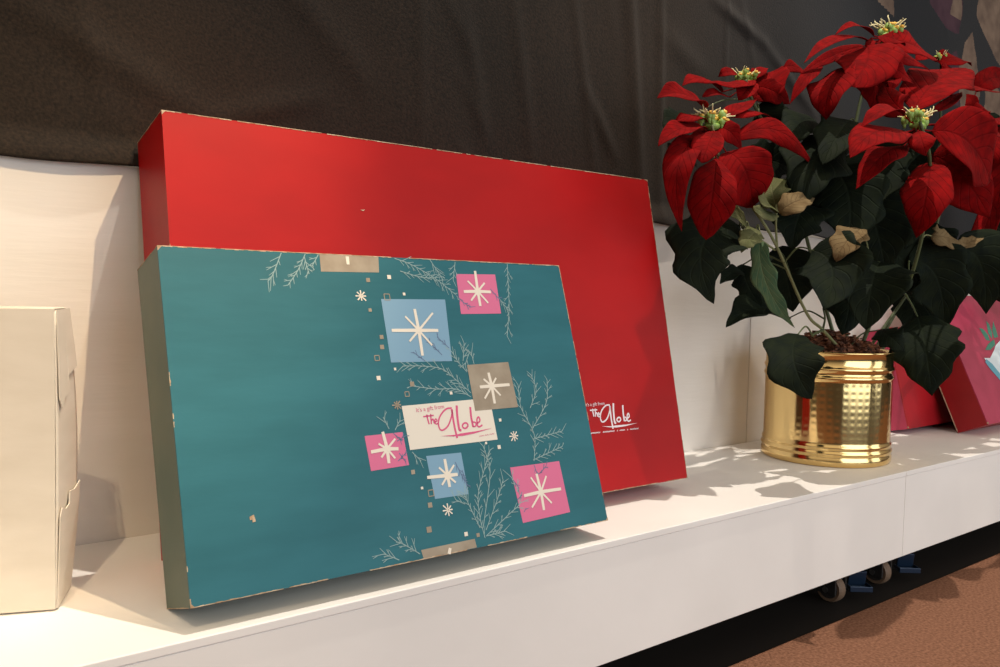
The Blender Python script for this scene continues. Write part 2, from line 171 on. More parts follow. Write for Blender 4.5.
LEAVES = [((1.0138, 0.74, 0.359), (0.8158, 0.691, 0.3422), (0.8958, 0.69, 0.2466), 0.0789, (-0.749, -0.594, 0.293), 'dark'),
 ((1.0275, 0.74, 0.2917), (0.9451, 0.701, 0.2963), (0.9331, 0.71, 0.2736), 0.0194, (-0.774, -0.573, 0.271), 'dark'),
 ((1.18, 0.76, 0.2251), (1.0162, 0.711, 0.2624), (0.9497, 0.71, 0.2149), 0.0407, (-0.753, -0.523, 0.399), 'dark'),
 ((0.9916, 0.69, 0.3358), (0.9368, 0.656, 0.2722), (1.0536, 0.67, 0.2146), 0.0258, (-0.823, -0.561, 0.085), 'light'),
 ((0.9908, 0.69, 0.3482), (0.9187, 0.656, 0.3407), (0.9222, 0.67, 0.3143), 0.0251, (-0.807, -0.575, 0.133), 'olive'),
 ((1.1318, 0.76, 0.3338), (1.1171, 0.726, 0.2993), (1.1565, 0.74, 0.2352), 0.0674, (-0.835, -0.545, 0.074), 'dark'),
 ((1.0357, 0.75, 0.3052), (0.9948, 0.716, 0.2752), (1.0604, 0.73, 0.2412), 0.0317, (-0.811, -0.578, 0.086), 'dark'),
 ((1.0101, 0.72, 0.3493), (0.9284, 0.681, 0.3724), (0.9095, 0.69, 0.3732), 0.0242, (-0.765, -0.562, 0.314), 'olive'),
 ((1.0118, 0.68, 0.3739), (0.9441, 0.646, 0.3819), (0.9404, 0.66, 0.3894), 0.0225, (-0.755, -0.517, 0.404), 'olive'),
 ((1.0119, 0.68, 0.3725), (0.9329, 0.646, 0.3646), (0.9303, 0.66, 0.3756), 0.0198, (-0.805, -0.556, 0.208), 'olive'),
 ((1.0189, 0.68, 0.3744), (1.0057, 0.651, 0.3911), (1.0906, 0.67, 0.4006), 0.029, (-0.802, -0.516, 0.302), 'brown'),
 ((1.046, 0.7, 0.3848), (1.0472, 0.686, 0.4143), (1.142, 0.72, 0.4479), 0.0404, (-0.771, -0.502, 0.392), 'olive'),
 ((1.0411, 0.7, 0.3844), (1.0066, 0.686, 0.4081), (1.0529, 0.72, 0.4327), 0.0367, (-0.76, -0.517, 0.393), 'olive'),
 ((1.1347, 0.73, 0.3968), (1.1508, 0.711, 0.4308), (1.2329, 0.74, 0.4595), 0.0338, (-0.814, -0.504, 0.287), 'dark'),
 ((1.0722, 0.66, 0.3252), (1.0771, 0.611, 0.3149), (1.0256, 0.61, 0.2418), 0.0796, (-0.832, -0.488, 0.265), 'dark'),
 ((1.2434, 0.65, 0.315), (1.1353, 0.606, 0.2891), (1.1365, 0.61, 0.2139), 0.0866, (-0.868, -0.461, 0.184), 'dark'),
 ((1.3942, 0.66, 0.232), (1.3253, 0.611, 0.1888), (1.3476, 0.61, 0.1072), 0.0891, (-0.854, -0.395, 0.34), 'dark'),
 ((1.5059, 0.65, 0.3427), (1.5386, 0.616, 0.3635), (1.5813, 0.63, 0.2367), 0.0865, (-0.895, -0.365, 0.258), 'dark'),
 ((1.0142, 0.64, 0.2082), (0.9011, 0.5885, 0.1827), (0.9645, 0.585, 0.1289), 0.0585, (-0.814, -0.517, 0.265), 'dark'),
 ((1.2659, 0.66, 0.2101), (1.2157, 0.611, 0.2054), (1.2531, 0.61, 0.1795), 0.0332, (-0.81, -0.408, 0.421), 'dark'),
 ((1.3796, 0.64, 0.3623), (1.3722, 0.611, 0.3629), (1.496, 0.63, 0.3519), 0.0292, (-0.861, -0.382, 0.336), 'brown'),
 ((1.4742, 0.64, 0.3511), (1.4607, 0.616, 0.35), (1.5967, 0.64, 0.384), 0.0187, (-0.868, -0.364, 0.339), 'brown'),
 ((1.4545, 0.65, 0.3672), (1.3758, 0.621, 0.3744), (1.3851, 0.64, 0.3756), 0.0163, (-0.86, -0.39, 0.329), 'brown'),
 ((1.3721, 0.67, 0.3205), (1.4186, 0.631, 0.3326), (1.4454, 0.64, 0.2092), 0.0859, (-0.876, -0.398, 0.271), 'dark'),
 ((1.1875, 0.7, 0.4991), (1.0597, 0.661, 0.4663), (1.0586, 0.67, 0.388), 0.0773, (-0.841, -0.518, 0.156), 'dark'),
 ((1.157, 0.68, 0.4485), (1.1498, 0.636, 0.4138), (1.1269, 0.64, 0.3274), 0.0842, (-0.867, -0.49, 0.094), 'dark'),
 ((1.2592, 0.68, 0.5058), (1.2263, 0.636, 0.4727), (1.1941, 0.64, 0.3897), 0.0844, (-0.883, -0.466, 0.058), 'dark'),
 ((1.3514, 0.68, 0.4693), (1.3331, 0.641, 0.4314), (1.3196, 0.65, 0.3371), 0.0829, (-0.894, -0.438, 0.095), 'dark'),
 ((1.2543, 0.69, 0.4288), (1.2334, 0.651, 0.3826), (1.2829, 0.66, 0.2964), 0.0896, (-0.877, -0.465, 0.12), 'dark'),
 ((1.1793, 0.73, 0.5326), (1.0724, 0.696, 0.5194), (1.0751, 0.71, 0.4715), 0.0499, (-0.835, -0.537, 0.12), 'dark'),
 ((1.1722, 0.72, 0.4083), (1.0608, 0.681, 0.3883), (1.0695, 0.69, 0.3259), 0.064, (-0.825, -0.524, 0.212), 'dark'),
 ((1.1926, 0.68, 0.5271), (1.0976, 0.641, 0.4964), (1.0721, 0.65, 0.4433), 0.0571, (-0.855, -0.501, 0.132), 'dark'),
 ((1.3864, 0.7, 0.5248), (1.3774, 0.666, 0.5083), (1.4424, 0.68, 0.4201), 0.073, (-0.898, -0.436, 0.054), 'dark'),
 ((1.2534, 0.71, 0.2956), (1.216, 0.671, 0.263), (1.1965, 0.68, 0.2021), 0.0681, (-0.855, -0.479, 0.199), 'dark'),
 ((1.4871, 0.73, 0.2938), (1.4815, 0.691, 0.2712), (1.4352, 0.7, 0.1977), 0.0771, (-0.885, -0.423, 0.197), 'dark'),
 ((1.4648, 0.7, 0.3697), (1.4721, 0.666, 0.3643), (1.5319, 0.68, 0.3129), 0.059, (-0.9, -0.411, 0.142), 'dark'),
 ((1.1117, 0.79, 0.5501), (1.1118, 0.761, 0.5397), (1.1423, 0.78, 0.5036), 0.0555, (-0.823, -0.568, 0.003), 'dark'),
 ((1.0472, 0.76, 0.4623), (1.0626, 0.726, 0.4636), (1.1384, 0.74, 0.4525), 0.0504, (-0.815, -0.558, 0.155), 'dark'),
 ((0.9798, 0.81, 0.5186), (0.8999, 0.771, 0.5038), (0.8893, 0.78, 0.4846), 0.0365, (-0.761, -0.649, 0.002), 'dark'),
 ((0.9827, 0.81, 0.4648), (0.9069, 0.771, 0.4514), (0.9007, 0.78, 0.4241), 0.0367, (-0.762, -0.646, 0.047), 'dark'),
 ((1.063, 0.78, 0.4559), (1.0912, 0.746, 0.4335), (1.129, 0.76, 0.4152), 0.0455, (-0.82, -0.568, 0.07), 'dark'),
 ((1.1498, 0.63, 0.3599), (1.0485, 0.601, 0.3368), (1.0673, 0.62, 0.3076), 0.0357, (-0.783, -0.445, 0.435), 'brown'),
 ((1.7675, 0.73, 0.5386), (1.8016, 0.691, 0.495), (1.8265, 0.7, 0.3931), 0.0991, (-0.928, -0.363, 0.088), 'dark'),
 ((1.887, 0.73, 0.3419), (1.9102, 0.691, 0.329), (1.9766, 0.7, 0.2221), 0.1041, (-0.924, -0.338, 0.176), 'dark'),
 ((1.8206, 0.73, 0.4845), (1.8881, 0.691, 0.4698), (2.01, 0.7, 0.372), 0.103, (-0.932, -0.345, 0.108), 'dark'),
 ((1.6718, 0.72, 0.583), (1.7102, 0.686, 0.5657), (1.7458, 0.7, 0.4752), 0.0877, (-0.925, -0.378, 0.047), 'dark'),
 ((1.3495, 0.7, 0.348), (1.3767, 0.661, 0.319), (1.441, 0.67, 0.2588), 0.0796, (-0.868, -0.421, 0.264), 'dark')]
STEMS = [(0.0022, [(1.2463, 0.7, 0.1669), (1.1597, 0.69, 0.2096), (1.128, 0.7, 0.2365), (1.0346, 0.695, 0.3342), (0.968, 0.69, 0.382), (0.9217, 0.705, 0.4324), (0.8913, 0.7, 0.4803)], 'olive'),
 (0.0016, [(1.0397, 0.695, 0.3302), (1.0251, 0.688, 0.3544), (1.0117, 0.68, 0.3752)], 'olive'), (0.0018, [(1.1597, 0.69, 0.2096), (1.0862, 0.66, 0.2062), (1.0592, 0.645, 0.2045)], 'green'),
 (0.0015, [(1.1596, 0.69, 0.2112), (1.1722, 0.695, 0.2276), (1.1739, 0.7, 0.2427)], 'green'),
 (0.0028, [(1.2916, 0.74, 0.1725), (1.2459, 0.76, 0.3036), (1.1801, 0.77, 0.4442), (1.0799, 0.775, 0.5548), (1.0563, 0.77, 0.5797)], 'green'),
 (0.003, [(1.3078, 0.735, 0.1725), (1.2942, 0.73, 0.3051), (1.2646, 0.72, 0.4481), (1.2778, 0.71, 0.5832), (1.3191, 0.7, 0.6821)], 'green'),
 (0.003, [(1.325, 0.72, 0.1731), (1.3402, 0.69, 0.2736), (1.3431, 0.66, 0.2708), (1.3102, 0.62, 0.3575), (1.261, 0.59, 0.4579), (1.2035, 0.58, 0.5112)], 'green'),
 (0.0024, [(1.3696, 0.73, 0.1713), (1.4957, 0.7, 0.3188), (1.5143, 0.69, 0.4003), (1.601, 0.7, 0.5344), (1.6229, 0.7, 0.5955)], 'green'),
 (0.0028, [(1.4312, 0.75, 0.1683), (1.585, 0.76, 0.3152), (1.6796, 0.77, 0.5136), (1.6485, 0.76, 0.7139)], 'green'),
 (0.0028, [(1.4294, 0.74, 0.1691), (1.6426, 0.72, 0.2791), (1.7941, 0.7, 0.46), (1.7703, 0.67, 0.6124)], 'green'),
 (0.0014, [(1.0427, 0.7, 0.3248), (0.9868, 0.695, 0.3413), (0.9912, 0.72, 0.3537)], 'olive'), (0.0015, [(1.3431, 0.66, 0.2708), (1.3719, 0.66, 0.25), (1.3946, 0.66, 0.2287)], 'green'),
 (0.0015, [(1.3431, 0.66, 0.2708), (1.2973, 0.66, 0.2763), (1.2408, 0.66, 0.2874)], 'olive'), (0.0015, [(1.4607, 0.7, 0.3019), (1.4817, 0.66, 0.3247), (1.5138, 0.65, 0.3414)], 'green'),
 (0.0012, [(0.9912, 0.72, 0.3537), (1.0025, 0.73, 0.3684), (1.0109, 0.7393, 0.3588)], 'green'), (0.0012, [(1.0686, 0.6968, 0.2987), (1.048, 0.7184, 0.3072), (1.0248, 0.7387, 0.2919)], 'green'),
 (0.0012, [(1.1711, 0.6945, 0.2261), (1.1755, 0.7273, 0.2376), (1.1772, 0.7592, 0.2257)], 'green'), (0.0012, [(0.9919, 0.6955, 0.3398), (0.9917, 0.6927, 0.3498), (0.9898, 0.6889, 0.3337)], 'olive'),
 (0.0012, [(0.9868, 0.695, 0.3413), (0.9888, 0.6925, 0.3568), (0.9881, 0.6887, 0.3479)], 'olive'), (0.0012, [(1.0855, 0.6977, 0.2809), (1.1087, 0.7289, 0.3194), (1.1309, 0.758, 0.3318)], 'green'),
 (0.0012, [(1.0601, 0.6964, 0.3076), (1.0479, 0.7232, 0.3184), (1.0337, 0.7483, 0.3037)], 'green'), (0.0012, [(0.9908, 0.7177, 0.3526), (1.0005, 0.7189, 0.3629), (1.0075, 0.7187, 0.35)], 'olive'),
 (0.0012, [(1.0202, 0.6851, 0.362), (1.0331, 0.6925, 0.3854), (1.0461, 0.6987, 0.3875)], 'olive'), (0.0012, [(1.019, 0.6844, 0.3639), (1.0301, 0.6922, 0.3861), (1.0388, 0.699, 0.386)], 'olive'),
 (0.0012, [(1.204, 0.7664, 0.3931), (1.1694, 0.7482, 0.4069), (1.1358, 0.7286, 0.3992)], 'green'), (0.0012, [(1.0601, 0.6964, 0.3076), (1.0661, 0.6782, 0.3284), (1.0725, 0.6571, 0.3246)], 'green'),
 (0.0012, [(1.2408, 0.66, 0.2874), (1.2421, 0.655, 0.3132), (1.2407, 0.6489, 0.3144)], 'green'), (0.0012, [(1.0592, 0.645, 0.2045), (1.0367, 0.6425, 0.2183), (1.0115, 0.6388, 0.2076)], 'green'),
 (0.0012, [(1.2384, 0.6991, 0.1708), (1.2522, 0.6795, 0.2024), (1.2638, 0.6579, 0.2099)], 'green'), (0.0012, [(1.3192, 0.6309, 0.3339), (1.3494, 0.6355, 0.3601), (1.3789, 0.6371, 0.3624)], 'olive'),
 (0.0012, [(1.4905, 0.6573, 0.3293), (1.4823, 0.6486, 0.3522), (1.4727, 0.6374, 0.351)], 'olive'), (0.0012, [(1.4817, 0.66, 0.3247), (1.4681, 0.655, 0.3579), (1.4517, 0.649, 0.3675)], 'olive'),
 (0.0012, [(1.3341, 0.6491, 0.2944), (1.3531, 0.6595, 0.3195), (1.3744, 0.6681, 0.3211)], 'green'), (0.0012, [(1.1619, 0.7709, 0.4643), (1.1747, 0.7355, 0.4937), (1.1847, 0.6991, 0.4984)], 'green'),
 (0.0012, [(1.1801, 0.77, 0.4442), (1.1685, 0.725, 0.4584), (1.1566, 0.6777, 0.4467)], 'green'), (0.0012, [(1.2694, 0.7164, 0.4972), (1.2643, 0.6982, 0.5135), (1.2577, 0.6779, 0.5043)], 'green'),
 (0.0012, [(1.267, 0.7182, 0.4727), (1.3092, 0.6991, 0.483), (1.3504, 0.678, 0.4673)], 'green'), (0.0012, [(1.27, 0.7218, 0.4221), (1.2621, 0.7059, 0.4375), (1.2533, 0.6882, 0.4266)], 'green'),
 (0.0012, [(1.1346, 0.7723, 0.4945), (1.1569, 0.7511, 0.5255), (1.1765, 0.7291, 0.5322)], 'green'), (0.0012, [(1.198, 0.7673, 0.4059), (1.1851, 0.7436, 0.4191), (1.1694, 0.719, 0.4078)], 'green'),
 (0.0012, [(1.2718, 0.7145, 0.5218), (1.2322, 0.6973, 0.5364), (1.1899, 0.6789, 0.5262)], 'green'), (0.0012, [(1.2718, 0.7145, 0.5218), (1.3291, 0.7073, 0.5353), (1.3857, 0.6974, 0.5235)], 'green'),
 (0.0012, [(1.2954, 0.7305, 0.293), (1.2744, 0.7202, 0.3063), (1.2516, 0.7081, 0.2941)], 'green'), (0.0012, [(1.4728, 0.7055, 0.292), (1.4799, 0.7177, 0.3049), (1.4867, 0.7274, 0.2923)], 'green'),
 (0.0012, [(1.5058, 0.6945, 0.3633), (1.4853, 0.6973, 0.3785), (1.4654, 0.6971, 0.3692)], 'green'), (0.0012, [(1.0981, 0.7741, 0.5347), (1.1049, 0.782, 0.5544), (1.1117, 0.7872, 0.5491)], 'green'),
 (0.0012, [(1.1346, 0.7723, 0.4945), (1.0909, 0.7661, 0.4904), (1.0484, 0.7573, 0.4624)], 'green'), (0.0012, [(1.0799, 0.775, 0.5548), (1.0299, 0.7925, 0.5487), (0.9771, 0.8087, 0.5181)], 'green'),
 (0.0012, [(0.9217, 0.705, 0.4324), (0.9522, 0.7575, 0.4606), (0.9801, 0.8086, 0.4643)], 'green'), (0.0012, [(1.1437, 0.7718, 0.4844), (1.1033, 0.7759, 0.4822), (1.0647, 0.7779, 0.4545)], 'green'),
 (0.0012, [(1.2408, 0.66, 0.2874), (1.1953, 0.645, 0.3357), (1.147, 0.6292, 0.3593)], 'olive'), (0.0012, [(1.7833, 0.6864, 0.5293), (1.7754, 0.7082, 0.5459), (1.769, 0.7283, 0.5367)], 'green'),
 (0.0012, [(1.739, 0.7073, 0.3942), (1.813, 0.7186, 0.3801), (1.8885, 0.7275, 0.3411)], 'green'), (0.0012, [(1.7919, 0.6973, 0.4739), (1.8063, 0.7136, 0.4912), (1.8232, 0.7285, 0.4839)], 'green'),
 (0.0012, [(1.6683, 0.7664, 0.5864), (1.67, 0.7432, 0.5967), (1.6739, 0.7181, 0.582)], 'green'), (0.0012, [(1.2888, 0.7282, 0.3311), (1.3192, 0.7141, 0.3515), (1.351, 0.6979, 0.3464)], 'green')]
# ---------------------------------------------------------------- helpers
def link(name, bm, mats, parent=None, smooth=False, bevel=0, bseg=2):
    bmesh.ops.recalc_face_normals(bm, faces=bm.faces) if smooth != 'keep' else None
    me = bpy.data.meshes.new(name); bm.to_mesh(me); bm.free()
    for mt in (mats if isinstance(mats, (list, tuple)) else [mats]): me.materials.append(mt)
    if smooth:
        for p in me.polygons: p.use_smooth = True
    o = bpy.data.objects.new(name, me); C.objects.link(o)
    if parent: o.parent = parent
    if bevel:
        b = o.modifiers.new('bevel', 'BEVEL'); b.width = bevel; b.segments = bseg; b.limit_method = 'ANGLE'; b.angle_limit = math.radians(40)
    return o
def empty(name, loc, label, cat, group=None, rot=None):
    o = bpy.data.objects.new(name, None); C.objects.link(o); o.location = loc; o.empty_display_size = .05
    if rot: o.rotation_euler = rot
    o['label'] = label; o['category'] = cat
    if group: o['group'] = group
    return o
def add_box(bm, x0, x1, y0, y1, z0, z1, mi=0, mat=None):
    v = [bm.verts.new((x, y, z)) for x in (x0, x1) for y in (y0, y1) for z in (z0, z1)]
    if mat is not None:
        for q in v: q.co = mat @ q.co
    for f in ((0,1,3,2),(4,6,7,5),(0,4,5,1),(2,3,7,6),(0,2,6,4),(1,5,7,3)):
        fc = bm.faces.new([v[i] for i in f]); fc.material_index = mi
    return v
def grid_sheet(bm, fn, nu, nv, mi=0, uv=None):
    V = [[bm.verts.new(fn(i / nu, j / nv)) for j in range(nv + 1)] for i in range(nu + 1)]
    for i in range(nu):
        for j in range(nv):
            f = bm.faces.new((V[i][j], V[i+1][j], V[i+1][j+1], V[i][j+1])); f.material_index = mi
            if uv:
                for lp, (a, b) in zip(f.loops, ((i, j), (i+1, j), (i+1, j+1), (i, j+1))): lp[uv].uv = (a / nu, b / nv)
    return V
def tube(bm, pts, r, seg=8, r1=None, mi=0, cap=True):
    pts = [Vector(p) for p in pts]; rings = []; n = len(pts); prev = None
    for i, p in enumerate(pts):
        t = (pts[min(i+1, n-1)] - pts[max(i-1, 0)]).normalized()
        if prev is None: a = t.orthogonal().normalized()
        else: a = (prev - t * prev.dot(t)).normalized()
        prev = a; b = t.cross(a); rr = r if r1 is None else r + (r1 - r) * i / (n - 1)
        rings.append([bm.verts.new(p + (a * math.cos(k * 2 * math.pi / seg) + b * math.sin(k * 2 * math.pi / seg)) * rr) for k in range(seg)])
    for i in range(n - 1):
        for k in range(seg):
            f = bm.faces.new((rings[i][k], rings[i][(k+1) % seg], rings[i+1][(k+1) % seg], rings[i+1][k])); f.material_index = mi
    if cap:
        bm.faces.new(rings[0][::-1]).material_index = mi; bm.faces.new(rings[-1]).material_index = mi
def smooth_path(pts, k=6):
    pts = [Vector(p) for p in pts]
    if len(pts) < 3: return pts
    out = []; P = [pts[0] * 2 - pts[1]] + pts + [pts[-1] * 2 - pts[-2]]
    for i in range(1, len(P) - 2):
        for s in range(k):
            t = s / k; a, b, c, d = P[i-1], P[i], P[i+1], P[i+2]
            out.append(.5 * ((2*b) + (c-a)*t + (2*a-5*b+4*c-d)*t*t + (3*b-a-3*c+d)*t**3))
    return out + [pts[-1]]
def blob(bm, c, r, sub=1, sc=(1, 1, 1), mi=0):
    g = bmesh.ops.create_icosphere(bm, subdivisions=sub, radius=r, matrix=Matrix.Translation(c) @ Matrix.Diagonal((*sc, 1)))
    for v in g['verts']:
        for f in v.link_faces: f.material_index = mi

# ---------------------------------------------------------------- materials
def mat(name, col, rough=.6, metal=0, spec=.5, sheen=0, coat=0, coat_r=.2, sss=0):
    m = bpy.data.materials.new(name); m.use_nodes = True; b = m.node_tree.nodes['Principled BSDF']
    b.inputs['Base Color'].default_value = (*col, 1); b.inputs['Roughness'].default_value = rough; b.inputs['Metallic'].default_value = metal
    b.inputs['Specular IOR Level'].default_value = spec; b.inputs['Sheen Weight'].default_value = sheen
    b.inputs['Coat Weight'].default_value = coat; b.inputs['Coat Roughness'].default_value = coat_r
    return m
def noisy(m, c1, c2, scale=20, detail=4, bump=0, bscale=None, stretch=(1, 1, 1), dist=.001, lo=.35, hi=.65, coords='Object'):
    nt = m.node_tree; N = nt.nodes; L = nt.links; b = N['Principled BSDF']
    t = N.new('ShaderNodeTexCoord'); mp = N.new('ShaderNodeMapping'); mp.inputs['Scale'].default_value = stretch
    L.new(t.outputs[coords], mp.inputs[0])
    n = N.new('ShaderNodeTexNoise'); n.inputs['Scale'].default_value = scale; n.inputs['Detail'].default_value = detail; L.new(mp.outputs[0], n.inputs[0])
    r = N.new('ShaderNodeValToRGB'); r.color_ramp.elements[0].position = lo; r.color_ramp.elements[1].position = hi
    r.color_ramp.elements[0].color = (*c1, 1); r.color_ramp.elements[1].color = (*c2, 1)
    L.new(n.outputs['Fac'], r.inputs[0]); L.new(r.outputs[0], b.inputs['Base Color'])
    if bump:
        n2 = N.new('ShaderNodeTexNoise'); n2.inputs['Scale'].default_value = bscale or scale; n2.inputs['Detail'].default_value = 5; L.new(mp.outputs[0], n2.inputs[0])
        bp = N.new('ShaderNodeBump'); bp.inputs['Strength'].default_value = bump; bp.inputs['Distance'].default_value = dist
        L.new(n2.outputs['Fac'], bp.inputs['Height']); L.new(bp.outputs[0], b.inputs['Normal'])
    return r
M = {}
M['white_paint'] = mat('white_paint', (.78, .76, .73), .55); noisy(M['white_paint'], (.82, .80, .77), (.87, .85, .82), 6, 3, .15, 90)
M['wall_paint'] = mat('wall_paint', (.78, .74, .68), .6); noisy(M['wall_paint'], (.74, .70, .64), (.80, .76, .71), 4, 3, .25, 60, stretch=(.3, 1, 3))
M['cloth'] = mat('dark_cloth', (.05, .04, .03), .9, spec=.1, sheen=.12)
M['carpet'] = mat('carpet', (.3, .12, .07), .95, spec=.1); noisy(M['carpet'], (.15, .070, .042), (.27, .130, .080), 260, 5, .6, 500, dist=.002)
M['floor_black'] = mat('black_floor', (.012, .010, .009), .7, spec=.2)
M['teal'] = mat('teal_paper', (.02, .20, .24), .5, spec=.25); noisy(M['teal'], (.013, .108, .136), (.019, .130, .164), 9, 6, .25, 35, stretch=(1, 1, 4), dist=.0008)
M['teal_side'] = mat('faded_warm_lit_teal_paper', (.10, .15, .11), .55); noisy(M['teal_side'], (.07, .105, .08), (.10, .125, .09), 14, 5, .1, 60)  # olive sides: fading plus warm light bounced off the wall, put in the colour
M['red'] = mat('red_paper', (.58, .008, .012), .45, spec=.2); noisy(M['red'], (.34, .002, .003), (.40, .003, .004), 7, 5, .25, 30, stretch=(1, 1, 2), dist=.0008)
M['kraft'] = mat('bare_cardboard', (.62, .45, .28), .8); noisy(M['kraft'], (.32, .20, .11), (.55, .43, .30), 120, 3)
M['board'] = mat('grey_board', (.35, .30, .25), .8)
M['ivory'] = mat('ivory_ink', (.72, .66, .56), .6)
M['tan'] = mat('tan_ink', (.42, .34, .24), .6); noisy(M['tan'], (.26, .21, .15), (.32, .27, .20), 60, 3)
M['blue'] = mat('pale_blue_ink', (.17, .32, .45), .6)
M['pink'] = mat('pink_ink', (.60, .13, .26), .6)
M['pale'] = mat('pale_green_ink', (.24, .36, .36), .6)
M['slate'] = mat('slate_blue_ink', (.10, .15, .26), .6)
M['label'] = mat('cream_ink', (.70, .65, .56), .6)
M['logo_pink'] = mat('logo_pink_ink', (.60, .08, .20), .6)
M['logo_white'] = mat('logo_white_ink', (.75, .68, .72), .6)
M['cream'] = mat('cream_carton', (.78, .70, .58), .6); noisy(M['cream'], (.62, .56, .47), (.68, .62, .53), 12, 5, .15, 120, stretch=(1, 1, 3), dist=.0005)
M['pinkred'] = mat('raspberry_paper', (.50, .035, .10), .5); noisy(M['pinkred'], (.36, .022, .065), (.43, .032, .085), 20, 4, .1, 60)
M['crimson'] = mat('crimson_paper', (.42, .004, .012), .45); noisy(M['crimson'], (.30, .003, .008), (.36, .005, .011), 20, 4, .1, 60)
M['brass'] = mat('polished_brass', (.86, .62, .27), .13, 1)
M['soil'] = mat('bark_soil', (.16, .06, .03), .95); noisy(M['soil'], (.05, .02, .012), (.28, .10, .045), 90, 5, .8, 150, dist=.004)
M['stem'] = mat('green_stem', (.07, .09, .03), .6)
M['stem_olive'] = mat('olive_stem', (.20, .21, .09), .6)
M['yellow'] = mat('yellow_anther', (.85, .50, .08), .6)
M['lime'] = mat('lime_bud', (.26, .40, .09), .5)
M['creamy'] = mat('cream_filament', (.80, .72, .40), .5)
M['rubber'] = mat('tan_rubber_wheel', (.17, .11, .07), .6)
M['black'] = mat('black_plastic', (.02, .02, .02), .4)
M['steel'] = mat('zinc_steel', (.35, .36, .38), .35, 1)
M['navy'] = mat('blue_brake_metal', (.012, .03, .065), .35, .3)
M['holly'] = mat('holly_ink', (.05, .24, .16), .6)
M['bellw'] = mat('bell_ink', (.68, .76, .80), .6)
M['ribbon'] = mat('ribbon_ink', (.12, .36, .46), .6)

def leaf_mat(name, c1, c2, vein, rough=.55, sheen=.0, vstr=.5, trans=0):
    m = mat(name, c1, rough, spec=.07, sheen=sheen); nt = m.node_tree; N = nt.nodes; L = nt.links; b = N['Principled BSDF']
    tc = N.new('ShaderNodeTexCoord'); sx = N.new('ShaderNodeSeparateXYZ'); L.new(tc.outputs['UV'], sx.inputs[0])
    a = N.new('ShaderNodeMath'); a.operation = 'SUBTRACT'; L.new(sx.outputs['Y'], a.inputs[0]); a.inputs[1].default_value = .5
    ab = N.new('ShaderNodeMath'); ab.operation = 'ABSOLUTE'; L.new(a.outputs[0], ab.inputs[0])          # distance from the midrib
    k = N.new('ShaderNodeMath'); k.operation = 'MULTIPLY_ADD'; L.new(ab.outputs[0], k.inputs[0]); k.inputs[1].default_value = -.55; L.new(sx.outputs['X'], k.inputs[2])
    f = N.new('ShaderNodeMath'); f.operation = 'MULTIPLY'; L.new(k.outputs[0], f.inputs[0]); f.inputs[1].default_value = 8
    p = N.new('ShaderNodeMath'); p.operation = 'PINGPONG'; L.new(f.outputs[0], p.inputs[0]); p.inputs[1].default_value = .5
    v1 = N.new('ShaderNodeMapRange'); L.new(p.outputs[0], v1.inputs['Value']); v1.inputs['From Min'].default_value = 0; v1.inputs['From Max'].default_value = .10; v1.inputs['To Min'].default_value = 1; v1.inputs['To Max'].default_value = 0
    v2 = N.new('ShaderNodeMapRange'); L.new(ab.outputs[0], v2.inputs['Value']); v2.inputs['From Min'].default_value = 0; v2.inputs['From Max'].default_value = .035; v2.inputs['To Min'].default_value = 1; v2.inputs['To Max'].default_value = 0
    mx = N.new('ShaderNodeMath'); mx.operation = 'MAXIMUM'; L.new(v1.outputs[0], mx.inputs[0]); L.new(v2.outputs[0], mx.inputs[1])
    no = N.new('ShaderNodeTexNoise'); no.inputs['Scale'].default_value = 60; no.inputs['Detail'].default_value = 5; L.new(tc.outputs['Object'], no.inputs[0])
    c = N.new('ShaderNodeValToRGB'); c.color_ramp.elements[0].color = (*c1, 1); c.color_ramp.elements[1].color = (*c2, 1); c.color_ramp.elements[0].position = .35; c.color_ramp.elements[1].position = .65
    L.new(no.outputs['Fac'], c.inputs[0])
    mc = N.new('ShaderNodeMix'); mc.data_type = 'RGBA'; s = N.new('ShaderNodeMath'); s.operation = 'MULTIPLY'; L.new(mx.outputs[0], s.inputs[0]); s.inputs[1].default_value = vstr
    L.new(s.outputs[0], mc.inputs[0]); L.new(c.outputs[0], mc.inputs[6]); mc.inputs[7].default_value = (*vein, 1)
    L.new(mc.outputs[2], b.inputs['Base Color'])
    bp = N.new('ShaderNodeBump'); bp.inputs['Strength'].default_value = .5; bp.inputs['Distance'].default_value = .0015; bp.invert = True
    ad = N.new('ShaderNodeMath'); ad.operation = 'MULTIPLY_ADD'; L.new(no.outputs['Fac'], ad.inputs[0]); ad.inputs[1].default_value = .8; L.new(mx.outputs[0], ad.inputs[2])
    L.new(ad.outputs[0], bp.inputs['Height']); L.new(bp.outputs[0], b.inputs['Normal'])
    return m
M['bract'] = leaf_mat('red_velvet_bract', (.12, .0008, .0015), (.21, .0015, .002), (.09, .0008, .001), .85, .0)
M['leaf_dark'] = leaf_mat('dark_green_leaf', (.006, .010, .007), (.011, .016, .008), (.018, .026, .014), .7, 0, .4)
M['leaf_light'] = leaf_mat('pale_green_leaf', (.05, .10, .055), (.09, .13, .06), (.18, .21, .10), .6)
M['leaf_olive'] = leaf_mat('olive_leaf', (.09, .10, .04), (.14, .14, .065), (.20, .19, .10), .7)
M['leaf_brown'] = leaf_mat('dry_tan_leaf', (.13, .085, .04), (.20, .14, .07), (.10, .06, .03), .8)

